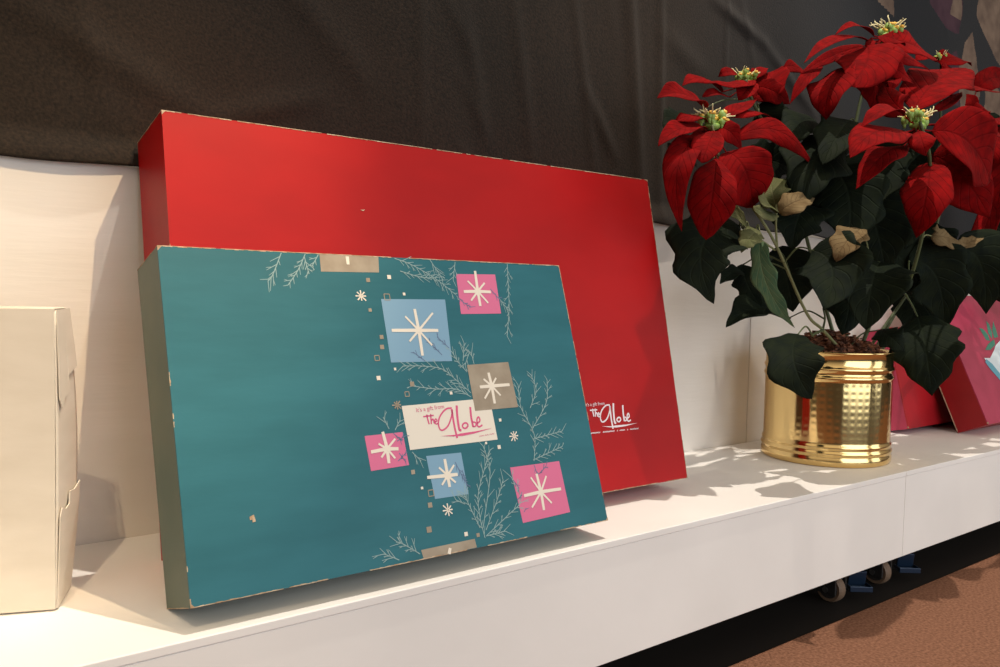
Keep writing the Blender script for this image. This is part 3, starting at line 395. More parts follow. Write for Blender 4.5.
# ---------------------------------------------------------------- room shell
def struct(o): o['kind'] = 'structure'; return o
bm = bmesh.new(); add_box(bm, -3, 6, -3, 1.6, -.225, -.195); struct(link('floor', bm, M['floor_black']))  # black floor colour deepens the shade beneath the platform; carpet stops at its edge
bm = bmesh.new(); add_box(bm, -1.5, 3.6, -.55, .604, -.195, -.1925); o = link('carpet', bm, M['carpet'], bevel=.001)
o['label'] = 'reddish brown carpet on the dark floor in front of the white platform'; o['category'] = 'carpet'
bm = bmesh.new(); add_box(bm, -1.2, 1.2475, .8814, .899, -.13, .372); add_box(bm, 1.249, 3.4, .8814, .899, -.13, .372)
struct(link('wall_back', bm, M['wall_paint'], bevel=.0012))

# dark cloth hung over the low wall: wrinkled sheet, with tan and plum areas at its right end
nt = M['cloth'].node_tree; N = nt.nodes; L = nt.links; B = N['Principled BSDF']
t = N.new('ShaderNodeTexCoord'); n1 = N.new('ShaderNodeTexNoise'); n1.inputs['Scale'].default_value = 350; L.new(t.outputs['Object'], n1.inputs[0])
n2 = N.new('ShaderNodeTexNoise'); n2.inputs['Scale'].default_value = 2.2; n2.inputs['Detail'].default_value = 3; L.new(t.outputs['Object'], n2.inputs[0])
ad = N.new('ShaderNodeMath'); ad.operation = 'ADD'; L.new(n1.outputs['Fac'], ad.inputs[0]); L.new(n2.outputs['Fac'], ad.inputs[1])
cr = N.new('ShaderNodeValToRGB'); L.new(ad.outputs[0], cr.inputs[0])
dv = N.new('ShaderNodeMath'); dv.operation = 'MULTIPLY'; dv.inputs[1].default_value = .5; L.new(ad.outputs[0], dv.inputs[0]); L.new(dv.outputs[0], cr.inputs[0])
cr.color_ramp.elements[0].position = .36; cr.color_ramp.elements[0].color = (.011, .009, .007, 1); cr.color_ramp.elements[1].position = .64; cr.color_ramp.elements[1].color = (.033, .022, .015, 1)
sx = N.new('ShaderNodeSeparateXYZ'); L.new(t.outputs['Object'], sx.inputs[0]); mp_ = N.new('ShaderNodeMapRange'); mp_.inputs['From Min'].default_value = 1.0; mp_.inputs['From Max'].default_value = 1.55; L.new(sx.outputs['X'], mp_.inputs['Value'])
mx_ = N.new('ShaderNodeMix'); mx_.data_type = 'RGBA'; L.new(mp_.outputs[0], mx_.inputs[0]); L.new(cr.outputs[0], mx_.inputs[6]); mx_.inputs[7].default_value = (.012, .015, .020, 1)  # cloth turns blue-grey rightwards: cool daylight painted into its colour
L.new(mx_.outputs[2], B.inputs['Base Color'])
bp = N.new('ShaderNodeBump'); bp.inputs['Strength'].default_value = .4; bp.inputs['Distance'].default_value = .001; L.new(n1.outputs['Fac'], bp.inputs['Height']); L.new(bp.outputs[0], B.inputs['Normal'])
M['cloth_tan'] = mat('tan_cloth', (.16, .11, .08), .9, spec=.1); noisy(M['cloth_tan'], (.13, .09, .07), (.22, .155, .115), 25, 5)
M['cloth_blue'] = mat('blue_grey_cloth', (.025, .032, .042), .9, spec=.1); noisy(M['cloth_blue'], (.020, .024, .030), (.034, .042, .052), 12, 4)
M['cloth_plum'] = mat('plum_cloth', (.06, .03, .045), .9, spec=.1); noisy(M['cloth_plum'], (.05, .028, .038), (.08, .042, .055), 20, 4)

def hump(x, z, x0, z0, x1, z1, wd, h):
    ax, az = x1 - x0, z1 - z0; L2 = ax*ax + az*az; s = max(0, min(1, ((x-x0)*ax + (z-z0)*az) / L2))
    dx, dz = x - x0 - s*ax, z - z0 - s*az; d = math.hypot(dx, dz)
    return h * math.exp(-(d/wd)**2) * (.4 + .6*math.sin(math.pi*min(1, max(0, s))) )
rnd = random.Random(3)
FOLDS = [(-.05, .55, .05, .40, .012, .006), (.10, .52, .30, .43, .018, .006), (.30, .43, .42, .47, .014, .005), (.55, .75, .56, .42, .008, .003),
         (.90, .85, .96, .38, .012, .008), (.985, .80, 1.0, .38, .008, .006), (.84, .55, .90, .46, .010, .005), (.80, .72, .86, .44, .008, .004),
         (1.154, 1.1, 1.156, .40, .004, .003), (1.12, .74, 1.26, .70, .012, .007), (1.26, .70, 1.42, .60, .012, .006), (1.0, .66, 1.1, .62, .02, .004),
         (.35, .62, .48, .50, .02, .004), (.15, .60, .20, .42, .012, .004), (.62, .62, .66, .45, .012, .004), (.70, .66, .74, .44, .01, .004)]
for _ in range(26):
    x = rnd.uniform(-.1, 2.2); z = rnd.uniform(.4, 1.0); a = rnd.uniform(-1.2, 1.2); l = rnd.uniform(.04, .16)
    FOLDS.append((x, z, x + l*math.cos(a), z - l*abs(math.sin(a)) - .03, rnd.uniform(.006, .014), rnd.uniform(.001, .0028)))
def hem(x): return .3665 + .0045*math.sin(x*11) + .003*math.sin(x*27+1) + (.004 if x < .1 else 0) + .006*min(1, max(0, (x-.6)/.6))
def cloth_pt(u, v):
    x = -.8 + 2.2*u/.4 if u < .4 else 1.4 + 1.1*(u-.4)/.45 if u < .85 else 2.5 + .7*(u-.85)/.15; z0 = hem(x); z = z0 + (1.2 - z0) * v
    s_ = min(1, max(0, (z-.372)/.03)); y = .8745 + .009*s_*s_*(3-2*s_) - .0016*math.sin(x*13 + z*2) - .0016*math.sin(x*31 + 1.3 + z*3) * math.exp(-(z-z0)*4)
    for f in FOLDS:
        if abs(x - f[0]) < .35: y -= hump(x, z, *f) * .55
    return Vector((x, y, z))
bm = bmesh.new(); V = grid_sheet(bm, cloth_pt, 900, 260)
link_cloth = link('backdrop_cloth', bm, [M['cloth'], M['cloth_tan'], M['cloth_blue'], M['cloth_plum']], smooth=True)
def inpoly(x, z, P):
    c = False
    for i in range(len(P)):
        (x1, z1), (x2, z2) = P[i], P[i-1]
        if (z1 > z) != (z2 > z) and x < (x2-x1)*(z-z1)/(z2-z1)+x1: c = not c
    return c
TINT_AREAS = [(1, [(1.90,1.02),(1.99,1.02),(2.08,.86),(2.12,.72),(2.04,.68),(1.99,.78),(1.96,.90)][:0] or [(2.00,.79),(2.035,.86),(2.06,.88),(2.10,.84),(2.12,.74),(2.10,.66),(2.02,.66)]),
         (1, [(2.09,1.1),(2.09,.93),(2.12,.90),(2.20,.84),(2.32,.80),(2.5,1.1)]), (1, [(1.52,.92),(1.60,.86),(1.70,.835),(1.71,.95),(1.6,1.05)]),
         (3, [(1.84,1.1),(1.85,.90),(1.93,.86),(2.0,.87),(2.02,1.1)]), (1, [(1.945,1.1),(1.95,.905),(2.0,.895),(2.0,1.1)]), (3, [(1.93,.80),(1.98,.82),(2.01,.78),(2.01,.70),(1.95,.70)]), (1, [(2.14,.79),(2.20,.80),(2.32,.74),(2.3,.62),(2.16,.66)])]
me = link_cloth.data
for p in me.polygons:
    cx, cz = p.center.x, p.center.z; wob = .006*math.sin(cz*60+cx*25)
    for mi, P in TINT_AREAS:
        if inpoly(cx + wob, cz + wob, P): p.material_index = mi
sd = link_cloth.modifiers.new('thickness', 'SOLIDIFY'); sd.thickness = .0012; sd.offset = 1
link_cloth['label'] = 'dark brown wrinkled cloth hung behind the low white wall, with tan and plum areas at its right end'; link_cloth['category'] = 'cloth'

# ---------------------------------------------------------------- display platform on casters
def caster(parent, x, y, brake=True):
    cz = -.195 + .0205
    a = empty_part = None
    bm = bmesh.new()                                     # plate and fork
    add_box(bm, x-.028, x+.028, y-.024, y+.024, -.1306, -.1275)
    add_box(bm, x-.0155, x-.0125, y-.016, y+.014, cz-.006, -.1306); add_box(bm, x+.0125, x+.0155, y-.016, y+.014, cz-.006, -.1306)
    add_box(bm, x-.0155, x+.0155, y-.016, y+.014, -.1365, -.1306)
    c_ = link('caster', bm, M['black'], parent, bevel=.001)
    bm = bmesh.new(); R = .026
    prof = [(0, .0), (0, .0), ]
    ring = [(-.009, .010), (-.010, .018), (-.009, .0185), (-.0095, .0235), (-.006, .026), (.006, .026), (.0095, .0235), (.009, .0185), (.010, .018), (.009, .010)]
    seg = 28; rows = []
    for k in range(seg):
        an = k*2*math.pi/seg; rows.append([bm.verts.new((x + dx*.9, y + .79*r*math.cos(an), cz + .79*r*math.sin(an))) for dx, r in ring])
    for k in range(seg):
        for j in range(len(ring)-1):
            f = bm.faces.new((rows[k][j], rows[(k+1)%seg][j], rows[(k+1)%seg][j+1], rows[k][j+1])); f.material_index = 0 if 2 <= j <= 6 else 1
    bm.faces.new([r[0] for r in rows]).material_index = 1; bm.faces.new([r[-1] for r in rows][::-1]).material_index = 1
    link('wheel', bm, [M['rubber'], M['black']], c_, smooth=False)
    bm = bmesh.new(); tube(bm, [(x-.0165, y, cz), (x+.0165, y, cz)], .0045, 12); link('axle', bm, M['steel'], c_)
    return c_
def brake_pedal(c_, x, y):
    bm = bmesh.new()
    pts = [(-.018, .018), (-.026, .006), (-.032, -.004)]
    Z = -.176
    rot = Matrix.Translation((x, y, Z)) @ Matrix.Rotation(math.radians(-38), 4, 'Z')
    add_box(bm, -.013, .013, -.004, .0, -.002, .024, 0, rot @ Matrix.Rotation(math.radians(12), 4, 'X'))
    add_box(bm, -.017, .017, -.020, .0, -.004, -.001, 0, rot); 
    for i in range(4): add_box(bm, -.014, .014, -.018+i*.0048, -.0165+i*.0048, -.001, .0006, 0, rot)
    add_box(bm, -.017, -.0145, -.020, 0, -.001, .004, 0, rot); add_box(bm, .0145, .017, -.020, 0, -.001, .004, 0, rot); add_box(bm, -.017, .017, -.0225, -.020, -.004, .004, 0, rot)
    link('brake_pedal', bm, M['navy'], c_, bevel=.0008)
def platform(name, x0, x1, label, cx, bx):
    e = empty(name, (0, 0, 0), label, 'platform')
    bm = bmesh.new(); add_box(bm, x0, x1, .5985, .8806, -.0075, 0); link('top_board', bm, M['white_paint'], e, bevel=.0009)
    bm = bmesh.new(); add_box(bm, x0, x1, .5995, .617, -.1306, -.0078); link('front_board', bm, M['white_paint'], e, bevel=.0007)
    bm = bmesh.new()
    add_box(bm, x0, x1, .862, .8806, -.1306, -.0078); add_box(bm, x0, x0+.018, .617, .862, -.1306, -.0078); add_box(bm, x1-.018, x1, .617, .862, -.1306, -.0078)
    add_box(bm, x0+.018, x1-.018, .617, .862, -.1275, -.1200)
    link('frame', bm, M['board'], e)
    for x, y, b in cx:
        c_ = caster(e, x, y)
        if b: brake_pedal(c_, b, y-.012)
    return e
platform('display_platform', -.9, 1.2525, 'long white platform board on casters carrying the cream, red and teal boxes', [(1.152, .655, 1.200), (1.152, .80, None), (-.8, .655, None), (-.8, .80, None)], None)
platform('display_platform', 1.2535, 3.3, 'far right white platform board carrying the raspberry pink box', [(1.288, .655, 1.350), (1.288, .80, None), (3.2, .655, None), (3.2, .80, None)], None)

# ---------------------------------------------------------------- gift boxes
def frame_box(name, x, y, lean, yaw, label, cat='box'):
    e = empty(name, (x, y, 0), label, cat); e.rotation_euler = (Matrix.Rotation(yaw, 3, 'Z') @ Matrix.Rotation(-lean, 3, 'X')).to_euler()
    return e      # local: x width, -y toward the room, z up the face
def lid_mesh(W, H, D, inset_back, th=.0018):
    bm = bmesh.new(); return bm
def ribbon(bm, a, b, w0, w1, y, mi, th=.00012, w=None):
    a = Vector((a[0], 0, a[1])); b = Vector((b[0], 0, b[1])); d = (b-a)
    if d.length < 1e-6: return
    p = Vector((-d.z, 0, d.x)).normalized(); Y = Vector((0, y, 0)); Yb = Vector((0, y+th, 0))
    fr = [a - p*w0/2, b - p*w1/2, b + p*w1/2, a + p*w0/2]
    poly(bm, [(q.x, q.z) for q in fr], y, mi, th)
def poly(bm, pts, y, mi, th=.00012):
    ar = sum(pts[i-1][0]*pts[i][1] - pts[i][0]*pts[i-1][1] for i in range(len(pts)))
    if ar < 0: pts = pts[::-1]
    f = [bm.verts.new((p[0], y, p[1])) for p in pts]; b = [bm.verts.new((p[0], y+th, p[1])) for p in pts]
    bm.faces.new(f).material_index = mi
    for i in range(len(pts)): bm.faces.new((f[i], b[i], b[i-1], f[i-1])).material_index = mi
def polyline(bm, pts, w, y, mi, taper=False, k=4):
    P = smooth_path([(p[0], 0, p[1]) for p in pts], k); n = len(P)
    L_, R_ = [], []
    for i, p in enumerate(P):
        t = P[min(i+1, n-1)] - P[max(i-1, 0)]; t = t.normalized() if t.length else Vector((1, 0, 0)); q = Vector((-t.z, 0, t.x)); ww = w*(1-.7*i/(n-1)) if taper else w
        L_.append(p + q*ww/2); R_.append(p - q*ww/2)
    vl = [bm.verts.new((v.x, y, v.z)) for v in L_]; vr = [bm.verts.new((v.x, y, v.z)) for v in R_]
    for i in range(n-1): bm.faces.new((vl[i], vr[i], vr[i+1], vl[i+1])).material_index = mi
def text_mesh(bm, s, a, b, y, mi):
    cu = bpy.data.curves.new('txt', 'FONT'); cu.body = s; cu.size = 1
    o = bpy.data.objects.new('txt', cu); C.objects.link(o); dg = bpy.context.evaluated_depsgraph_get(); dg.update()
    me = bpy.data.meshes.new_from_object(o.evaluated_get(dg)); bpy.data.objects.remove(o)
    xs = [v.co.x for v in me.vertices]; x0, x1 = min(xs), max(xs); a = Vector((a[0], a[1])); b = Vector((b[0], b[1])); d = b - a; s_ = d.length/(x1-x0); u = d.normalized(); v_ = Vector((-u.y, u.x))
    vs = []
    for v in me.vertices:
        p = a + u*(v.co.x-x0)*s_ + v_*v.co.y*s_; vs.append(bm.verts.new((p.x, y, p.y)))
    for p in me.polygons:
        try: bm.faces.new([vs[i] for i in p.vertices]).material_index = mi
        except ValueError: pass
def shell(W, H, D, th, back=0, y_front=None, inset=0):
    """open-backed cardboard tray lying against the face: front sheet plus four walls"""
    bm = bmesh.new(); i = inset; yf = -D if y_front is None else y_front
    add_box(bm, i, W-i, yf, yf+th, i, H-i)
    add_box(bm, i, i+th, yf+th, -back, i, H-i, 1); add_box(bm, W-i-th, W-i, yf+th, -back, i, H-i, 1)
    add_box(bm, i+th, W-i-th, yf+th, -back, i, i+th, 1); add_box(bm, i+th, W-i-th, yf+th, -back, H-i-th, H-i, 1)
    return bm
def worn(bm, W, H, D, rnd, mi=0, w=.0011, gaps=.25, corner=.005):
    """scuffed pale paper along the four face edges and the left back edge: chips of their own thickness"""
    def run(p, q, n, out1, out2, g=gaps):
        p, q = Vector(p), Vector(q); o1, o2 = Vector(out1), Vector(out2)
        st = False
        for i in range(n):
            if rnd.random() < .3: st = rnd.random() < g
            if st or rnd.random() < .04: continue
            a = p.lerp(q, i/n); b = p.lerp(q, (i+1)/n); w1 = w*rnd.uniform(.1, .65); w2 = w*rnd.uniform(.1, .65)
            # two narrow faces wrapping the edge
            e = .00025; nn = (o1 + o2) * e
            va = [bm.verts.new(a - o2*w1 + o1*e), bm.verts.new(a + nn), bm.verts.new(a - o1*w1*.8 + o2*e)]
            vb = [bm.verts.new(b - o2*w2 + o1*e), bm.verts.new(b + nn), bm.verts.new(b - o1*w2*.8 + o2*e)]
            bm.faces.new((va[0], vb[0], vb[1], va[1])).material_index = mi; bm.faces.new((va[1], vb[1], vb[2], va[2])).material_index = mi
    F = (0, -1, 0); U = (0, 0, 1); Dn = (0, 0, -1); Lf = (-1, 0, 0); Rt = (1, 0, 0)
    run((0, -D, H), (W, -D, H), 110, F, U, .06); run((0, -D, 0), (W, -D, 0), 90, F, Dn, .3)
    run((0, -D, 0), (0, -D, H), 130, F, Lf, .78); run((W, -D, 0), (W, -D, H), 90, F, Rt, .5)
    run((0, 0, H), (0, -D, H), 14, Lf, U, .1); run((0, 0, 0), (0, -D, 0), 12, Lf, Dn, .5)
    for cx, cz, sx, sz in ((0, 0, 1, 1), (0, H, 1, -1), (W, H, -1, -1), (W, 0, -1, 1)):
        for j in range(3):
            r = corner*rnd.uniform(.3, .8)
            pts = [(cx - sx*.0002, cz - sz*.0002), (cx + sx*r, cz - sz*.0002), (cx + sx*r*.5, cz + sz*r*.45), (cx - sx*.0002, cz + sz*r*1.1)]
            vs = [bm.verts.new((p[0], -D-.00028-.00002*j, p[1])) for p in pts]; bm.faces.new(vs).material_index = mi
def asterisk(bm, c, r, w, y, mi, rnd, n=8):
    for k in range(n):
        a = math.pi/2 + k*2*math.pi/n; rr = r*rnd.uniform(.75, 1.1); ribbon(bm, c, (c[0]+rr*math.cos(a), c[1]+rr*math.sin(a)), w*.7, w, y, mi)
def sprig(bm, pts, y, mi, rnd, w=.0008, tl=.0125):
    pts = list(pts) if len(pts) > 2 else [pts[0], ((pts[0][0]+pts[1][0])/2, (pts[0][1]+pts[1][1])/2), pts[1]]; P = smooth_path([(p[0], 0, p[1]) for p in pts], 6); polyline(bm, pts, w, y, mi)
    Lt = sum((P[i+1]-P[i]).length for i in range(len(P)-1)); acc = 0; nxt = .003; side = 1
    for i in range(len(P)-1):
        acc += (P[i+1]-P[i]).length
        if acc > nxt:
            nxt += rnd.uniform(.0018, .0042); side = -side; t = (P[i+1]-P[i]).normalized(); a = math.radians(rnd.uniform(22, 42))*side
            d = Vector((t.x*math.cos(a)-t.z*math.sin(a), 0, t.x*math.sin(a)+t.z*math.cos(a))); l = tl*rnd.uniform(.35, 1.0)
            q = P[i+1]; r = q + d*l; ribbon(bm, (q.x, q.z), (r.x, r.z), w*.9, w*.5, y, mi)
            if rnd.random() < .45:
                s = q + d*l*.5; a2 = a*1.7; d2 = Vector((t.x*math.cos(a2)-t.z*math.sin(a2), 0, t.x*math.sin(a2)+t.z*math.cos(a2))); r = s + d2*l*.45
                ribbon(bm, (s.x, s.z), (r.x, r.z), w*.8, w*.5, y, mi)
# --- teal box
TW, TH, TD = .43, .2816, .062
e = frame_box('gift_box', .1941, .6673, .3169, -.0033, 'teal gift box with coloured squares and starbursts, leaning in front of the plain red box')
rn = random.Random(5)
bm = shell(TW, TH, TD, .0018)
MT = [M['teal'], M['teal_side'], M['tan'], M['blue'], M['pink'], M['ivory'], M['pale'], M['slate'], M['kraft']]
ix = dict(tan=2, blue=3, pink=4, ivory=5, pale=6, slate=7)
y0 = -TD - .00015
for k, P in SQUARES:
    P = [(min(TW-.0005, max(.0005, a)), min(TH-.0004, max(.0004, b))) for a, b in P]; poly(bm, P, y0, ix[k])
for P in SPRIGS:
    P = [(a, min(TH-.001, max(.001, b))) for a, b in P]; sprig(bm, P, y0-.00006, ix['pale'], rn)
for P in SPRIGS_BLUE: sprig(bm, P, y0-.00012, ix['slate'], rn, .0008, .006)
poly(bm, TANTOP, y0-.00016, ix['tan'])
for P in STARS:
    c = P[0]
    for j, t_ in enumerate(P[1:]):
        t_ = (t_[0], min(TH-.0006, t_[1])); big = j < 4; wd = (.0034 if big else .0022); ribbon(bm, c if c[1] < TH else (c[0], TH-.0006), t_, wd, wd*.85, y0-.00022-.00001*j, ix['ivory'])
for x, y, r, k in FLAKES: asterisk(bm, (x, y), r, .0013, y0-.0002, ix[k], rn)
for x, y, r, k in DOTS: poly(bm, [(x-r, y-r), (x+r, y-r), (x+r, y+r), (x-r, y+r)], y0-.0001, ix[k])
for x, y, r in RINGS:
    for a, b in (((-r, -r), (r, -r)), ((r, -r), (r, r)), ((r, r), (-r, r)), ((-r, r), (-r, -r))): ribbon(bm, (x+a[0], y+a[1]), (x+b[0], y+b[1]), .0008, .0008, y0-.0001, ix['tan'])
worn(bm, TW, TH, TD, rn, 8, .0013)
for q in ((.052, .058), (.054, .056), (.0535, .0585)): poly(bm, [(q[0]-.0012, q[1]-.0016), (q[0]+.0013, q[1]-.0012), (q[0]+.0009, q[1]+.0018), (q[0]-.0014, q[1]+.001)], y0-.0001-rn.random()*.0001, 8)
lid = link('lid', bm, MT, e, smooth='keep' if False else False)
bm = shell(TW, TH, TD, .0015, 0, -.012, .0022); link('base_tray', bm, M['board'], e)
bm = bmesh.new(); poly(bm, LABEL, y0-.0001, 0)
for w_, P in LOGO: polyline(bm, P, w_, y0-.00025, 1)
poly(bm, SWASH, y0-.0003, 1, .00004); text_mesh(bm, "It's a gift from", *LOGO_TEXT, y0-.00025, 1); 
def scrawl(bm, a, b, words, y, mi, h=.0012, w=.0005):
    a = Vector(a); b = Vector(b); d = b-a; n = Vector((-d.y, d.x)).normalized()
    for s0, s1 in words:
        k = max(2, int((s1-s0)*d.length/.0011)); P = [a + d*(s0+(s1-s0)*i/k) + n*(h/2*(1 if i % 2 else -1)) for i in range(k+1)]
        for i in range(k): ribbon(bm, tuple(P[i]), tuple(P[i+1]), w, w, y, mi, .00003)
scrawl(bm, *LOGO_LINE, [(0, .3), (.36, .62), (.68, 1)], y0-.00025, 1, .0009, .0004)
o = link('printed_label', bm, [M['label'], M['logo_pink']], lid); o['label'] = 'cream label with pink script logo'
# --- red box
RW, RH, RD = .6373, .4045, .0865
e = frame_box('gift_box', .2245, .7895, .2180, -.0149, 'large plain red gift box with white script logo, leaning behind the teal box')
bm = shell(RW, RH, RD, .002); worn(bm, RW, RH, RD, rn, 1, .0013, .5, .006)
poly(bm, [(SCRATCH[0][0], SCRATCH[0][1]), (SCRATCH[1][0], SCRATCH[1][1]), (SCRATCH[2][0], SCRATCH[2][1]), (SCRATCH[1][0], SCRATCH[1][1]+.0012)], -RD-.0003, 2)
for f in bm.faces:
    pass
lid = link('lid', bm, [M['red'], M['red'], M['kraft']], e)
me = lid.data
bm2 = bmesh.new(); bm2.from_mesh(me)
for i, f in enumerate(bm2.faces):
    f.material_index = 0 if i < 30 else 2
bm2.to_mesh(me); bm2.free()
bm = shell(RW, RH, RD, .0015, 0, -.014, .0024); link('base_tray', bm, M['red'], e)
A_ = RED_AFFINE
def aff(p): return (p[0]*A_[0][0] + p[1]*A_[1][0] + A_[2][0], p[0]*A_[0][1] + p[1]*A_[1][1] + A_[2][1])
bm = bmesh.new(); yr = -RD - .0003
for w_, P in LOGO: polyline(bm, [aff(p) for p in P], w_*1.15, yr, 0)
poly(bm, [aff(p) for p in SWASH], yr-.00005, 0, .00004); text_mesh(bm, "It's a gift from", aff(LOGO_TEXT[0]), aff(LOGO_TEXT[1]), yr, 0)
a, b = RED_LINE; a = (a[0]-.03, a[1]+.001) if False else a
scrawl(bm, a, b, [(-.22, .12), (.18, .44), (.50, .515), (.56, .68), (.735, .75), (.80, 1)], yr, 0, .0016, .0007)
o = link('printed_logo', bm, M['logo_white'], lid); o['label'] = 'white script logo'
# --- raspberry box at the right end
e = frame_box('gift_box', 1.7101, .7213, .4239, .013, 'raspberry pink gift box printed with bells and holly, leaning at the right edge')
bm = shell(.40, .2701, .0593, .002); BB = [M['pinkred'], M['crimson'], M['kraft'], M['bellw'], M['ribbon'], M['holly']]
for k_, mi, dy in (('leafA', 5, 0), ('leafB', 5, .00003), ('leafC', 5, .00006), ('leafD', 5, .00009), ('bell', 3, .00015), ('rib', 4, .0003)): poly(bm, BELL[k_], -.0593-.0003-dy, mi)
for f0, f1 in (((.0, .0), (.0, .0)),): pass
tube(bm, [(0, -.0002, .003), (0, -.0002, .267)], .0011, 6, mi=2); blob(bm, (.0005, -.0590, .003), .0022, 1, mi=2)
lid = link('lid', bm, BB, e)
bm = shell(.40, .2701, .0593, .0015, 0, -.012, .0022); link('base_tray', bm, M['crimson'], e)
# --- crimson box behind the planter
e = frame_box('gift_box', 1.5913, .8095, .2476, .0018, 'crimson box leaning on the wall between the brass pot and the raspberry box')
bm = shell(.34, .198, .05, .002); blob(bm, (.0005, -.0497, .003), .0020, 1, mi=2)
link('lid', bm, [M['crimson'], M['pinkred'], M['kraft']], e)
bm = shell(.34, .198, .05, .0015, 0, -.012, .0022); link('base_tray', bm, M['crimson'], e)
# --- cream tuck-flap carton at the left edge (local: x = 0 at its right end, going negative to the left)
e = empty('carton', (.1228, .7105, 0), 'plain cream tuck-flap carton standing at the left end of the platform', 'box', rot=(0, 0, -.3745))
H_, D_, W_ = .2356, .050, .30
bm = bmesh.new()
add_box(bm, -W_, 0, 0, .0012, .0015, H_); add_box(bm, -W_, -.001, D_-.0012, D_, .0015, H_-.001); add_box(bm, -W_, -.002, .0012, D_-.0012, H_-.0012, H_); add_box(bm, -W_, -.002, .0012, D_-.0012, .0015, .0027); add_box(bm, -W_, -W_+.0012, .0012, D_-.0012, .0027, H_-.0012)
link('body', bm, M['cream'], e, bevel=.0004)
def bulge(z): s = z/H_; return .0065*math.sin(math.pi*s)
def flap(y0_, y1_, z0, z1, notch, name, lift=0):
    bm = bmesh.new()
    def fn(u, v):
        yy = y0_ + (y1_-y0_)*u; zz = z0 + (z1-z0)*v; return Vector((bulge(zz)*max(0, yy/D_)**.7 + lift, yy, zz))
    grid_sheet(bm, fn, 10, 14); o = link(name, bm, M['cream'], e, smooth=True); s = o.modifiers.new('t', 'SOLIDIFY'); s.thickness = .0009; s.offset = 0; return o
flap(.0012, D_-.001, .002, H_-.0015, 0, 'side_panel')
def flap_strip(edge, zfar, name, lift):
    """a tuck flap whose free edge follows the (y, z) points, its hinge at z = zfar"""
    bm = bmesh.new(); cols = []
    for (ya, za), (yb, zb) in zip(edge, edge[1:]):
        for k in range(5):
            if k == 0 and cols and abs(cols[-1][0]-ya) < 1e-7 and abs(cols[-1][1]-za) < 1e-7: continue
            cols.append((ya+(yb-ya)*k/4, za+(zb-za)*k/4))
    V = []
    for yy, zz in cols:
        V.append([bm.verts.new((bulge(z)*max(0, yy/D_)**.7 + lift*(1-.6*abs(z-zz)/abs(zfar-zz)), yy, z)) for z in [zz+(zfar-zz)*m/14 for m in range(15)]])
    for a in range(len(V)-1):
        for m in range(14):
            try: bm.faces.new((V[a][m], V[a+1][m], V[a+1][m+1], V[a][m+1]))
            except ValueError: pass
    bmesh.ops.remove_doubles(bm, verts=bm.verts, dist=1e-7)
    o = link(name, bm, M['cream'], e, smooth=False); s = o.modifiers.new('t', 'SOLIDIFY'); s.thickness = .0008; s.offset = 0
flap_strip([(.0022, .166), (.007, .158), (.013, .166), (.024, .169), (.0245, .182), (.034, .184), (D_-.0008, .187)], H_-.001, 'tuck_flap', .0024)
flap_strip([(.0022, .074), (.006, .080), (.014, .077), (.022, .079), (.0225, .089), (.034, .088), (D_-.0008, .092)], .0016, 'tuck_flap', .0024)
# ---------------------------------------------------------------- poinsettia in a brass pot
PX, PY, PR, PH = 1.2542, .7347, .0993, .1763
plant = empty('potted_poinsettia', (PX, PY, 0), 'red poinsettia with dark leaves in a hammered brass pot', 'potted plant')
prof = [(.0, .0), (.095, .0), (.0985, .0015), (.0995, .006), (.0995, .0125), (.0982, .0145), (.0982, .0165), (.1000, .0185), (.1000, .0215), (.0978, .0240), (.0978, .0262), (.0990, .0285), (.0988, .031), (.0970, .0335),
        (.0968, .036)] + [(.0968, .036 + i*.0017) for i in range(1, 56)] + [(.0968, .1315), (.0985, .1335), (.0992, .1360), (.0982, .1385), (.0965, .1405), (.0968, .1455), (.0988, .1475), (.0992, .1495), (.0982, .1520), (.0966, .1540), (.0964, .1705), (.0975, .1722), (.0990, .1740), (.0990, .1758), (.0975, .1768), (.0955, .1762), (.0948, .1700), (.0940, .150), (.0930, .02), (0, .02)]
prof = [(a, b * PH / .1768) for a, b in prof]
seg = 528; bm = bmesh.new(); rows = []
def ham(r, z, an):
    if .037 < z < .131 and r > .0960:
        pz = .0107; pa = 2*math.pi/54; e_ = min(1, (z-.037)/.004, (.131-z)/.004)
        return r - .00014*e_*(.5+.5*math.cos(2*math.pi*an/pa))*(.35+.65*(.5+.5*math.cos(2*math.pi*(z-.037)/pz)))
    return r
for r, z in prof:
    if r == 0: rows.append([bm.verts.new((0, 0, z))]*seg)
    else: rows.append([bm.verts.new((ham(r, z, k*2*math.pi/seg)*math.cos(k*2*math.pi/seg), ham(r, z, k*2*math.pi/seg)*math.sin(k*2*math.pi/seg), z)) for k in range(seg)])
for i in range(len(rows)-1):
    for k in range(seg):
        q = [rows[i][k], rows[i][(k+1)%seg], rows[i+1][(k+1)%seg], rows[i+1][k]]; u = []
        for v in q:
            if v not in u: u.append(v)
        if len(u) > 2: bm.faces.new(u)
pot = link('brass_pot', bm, M['brass'], plant, smooth=True)
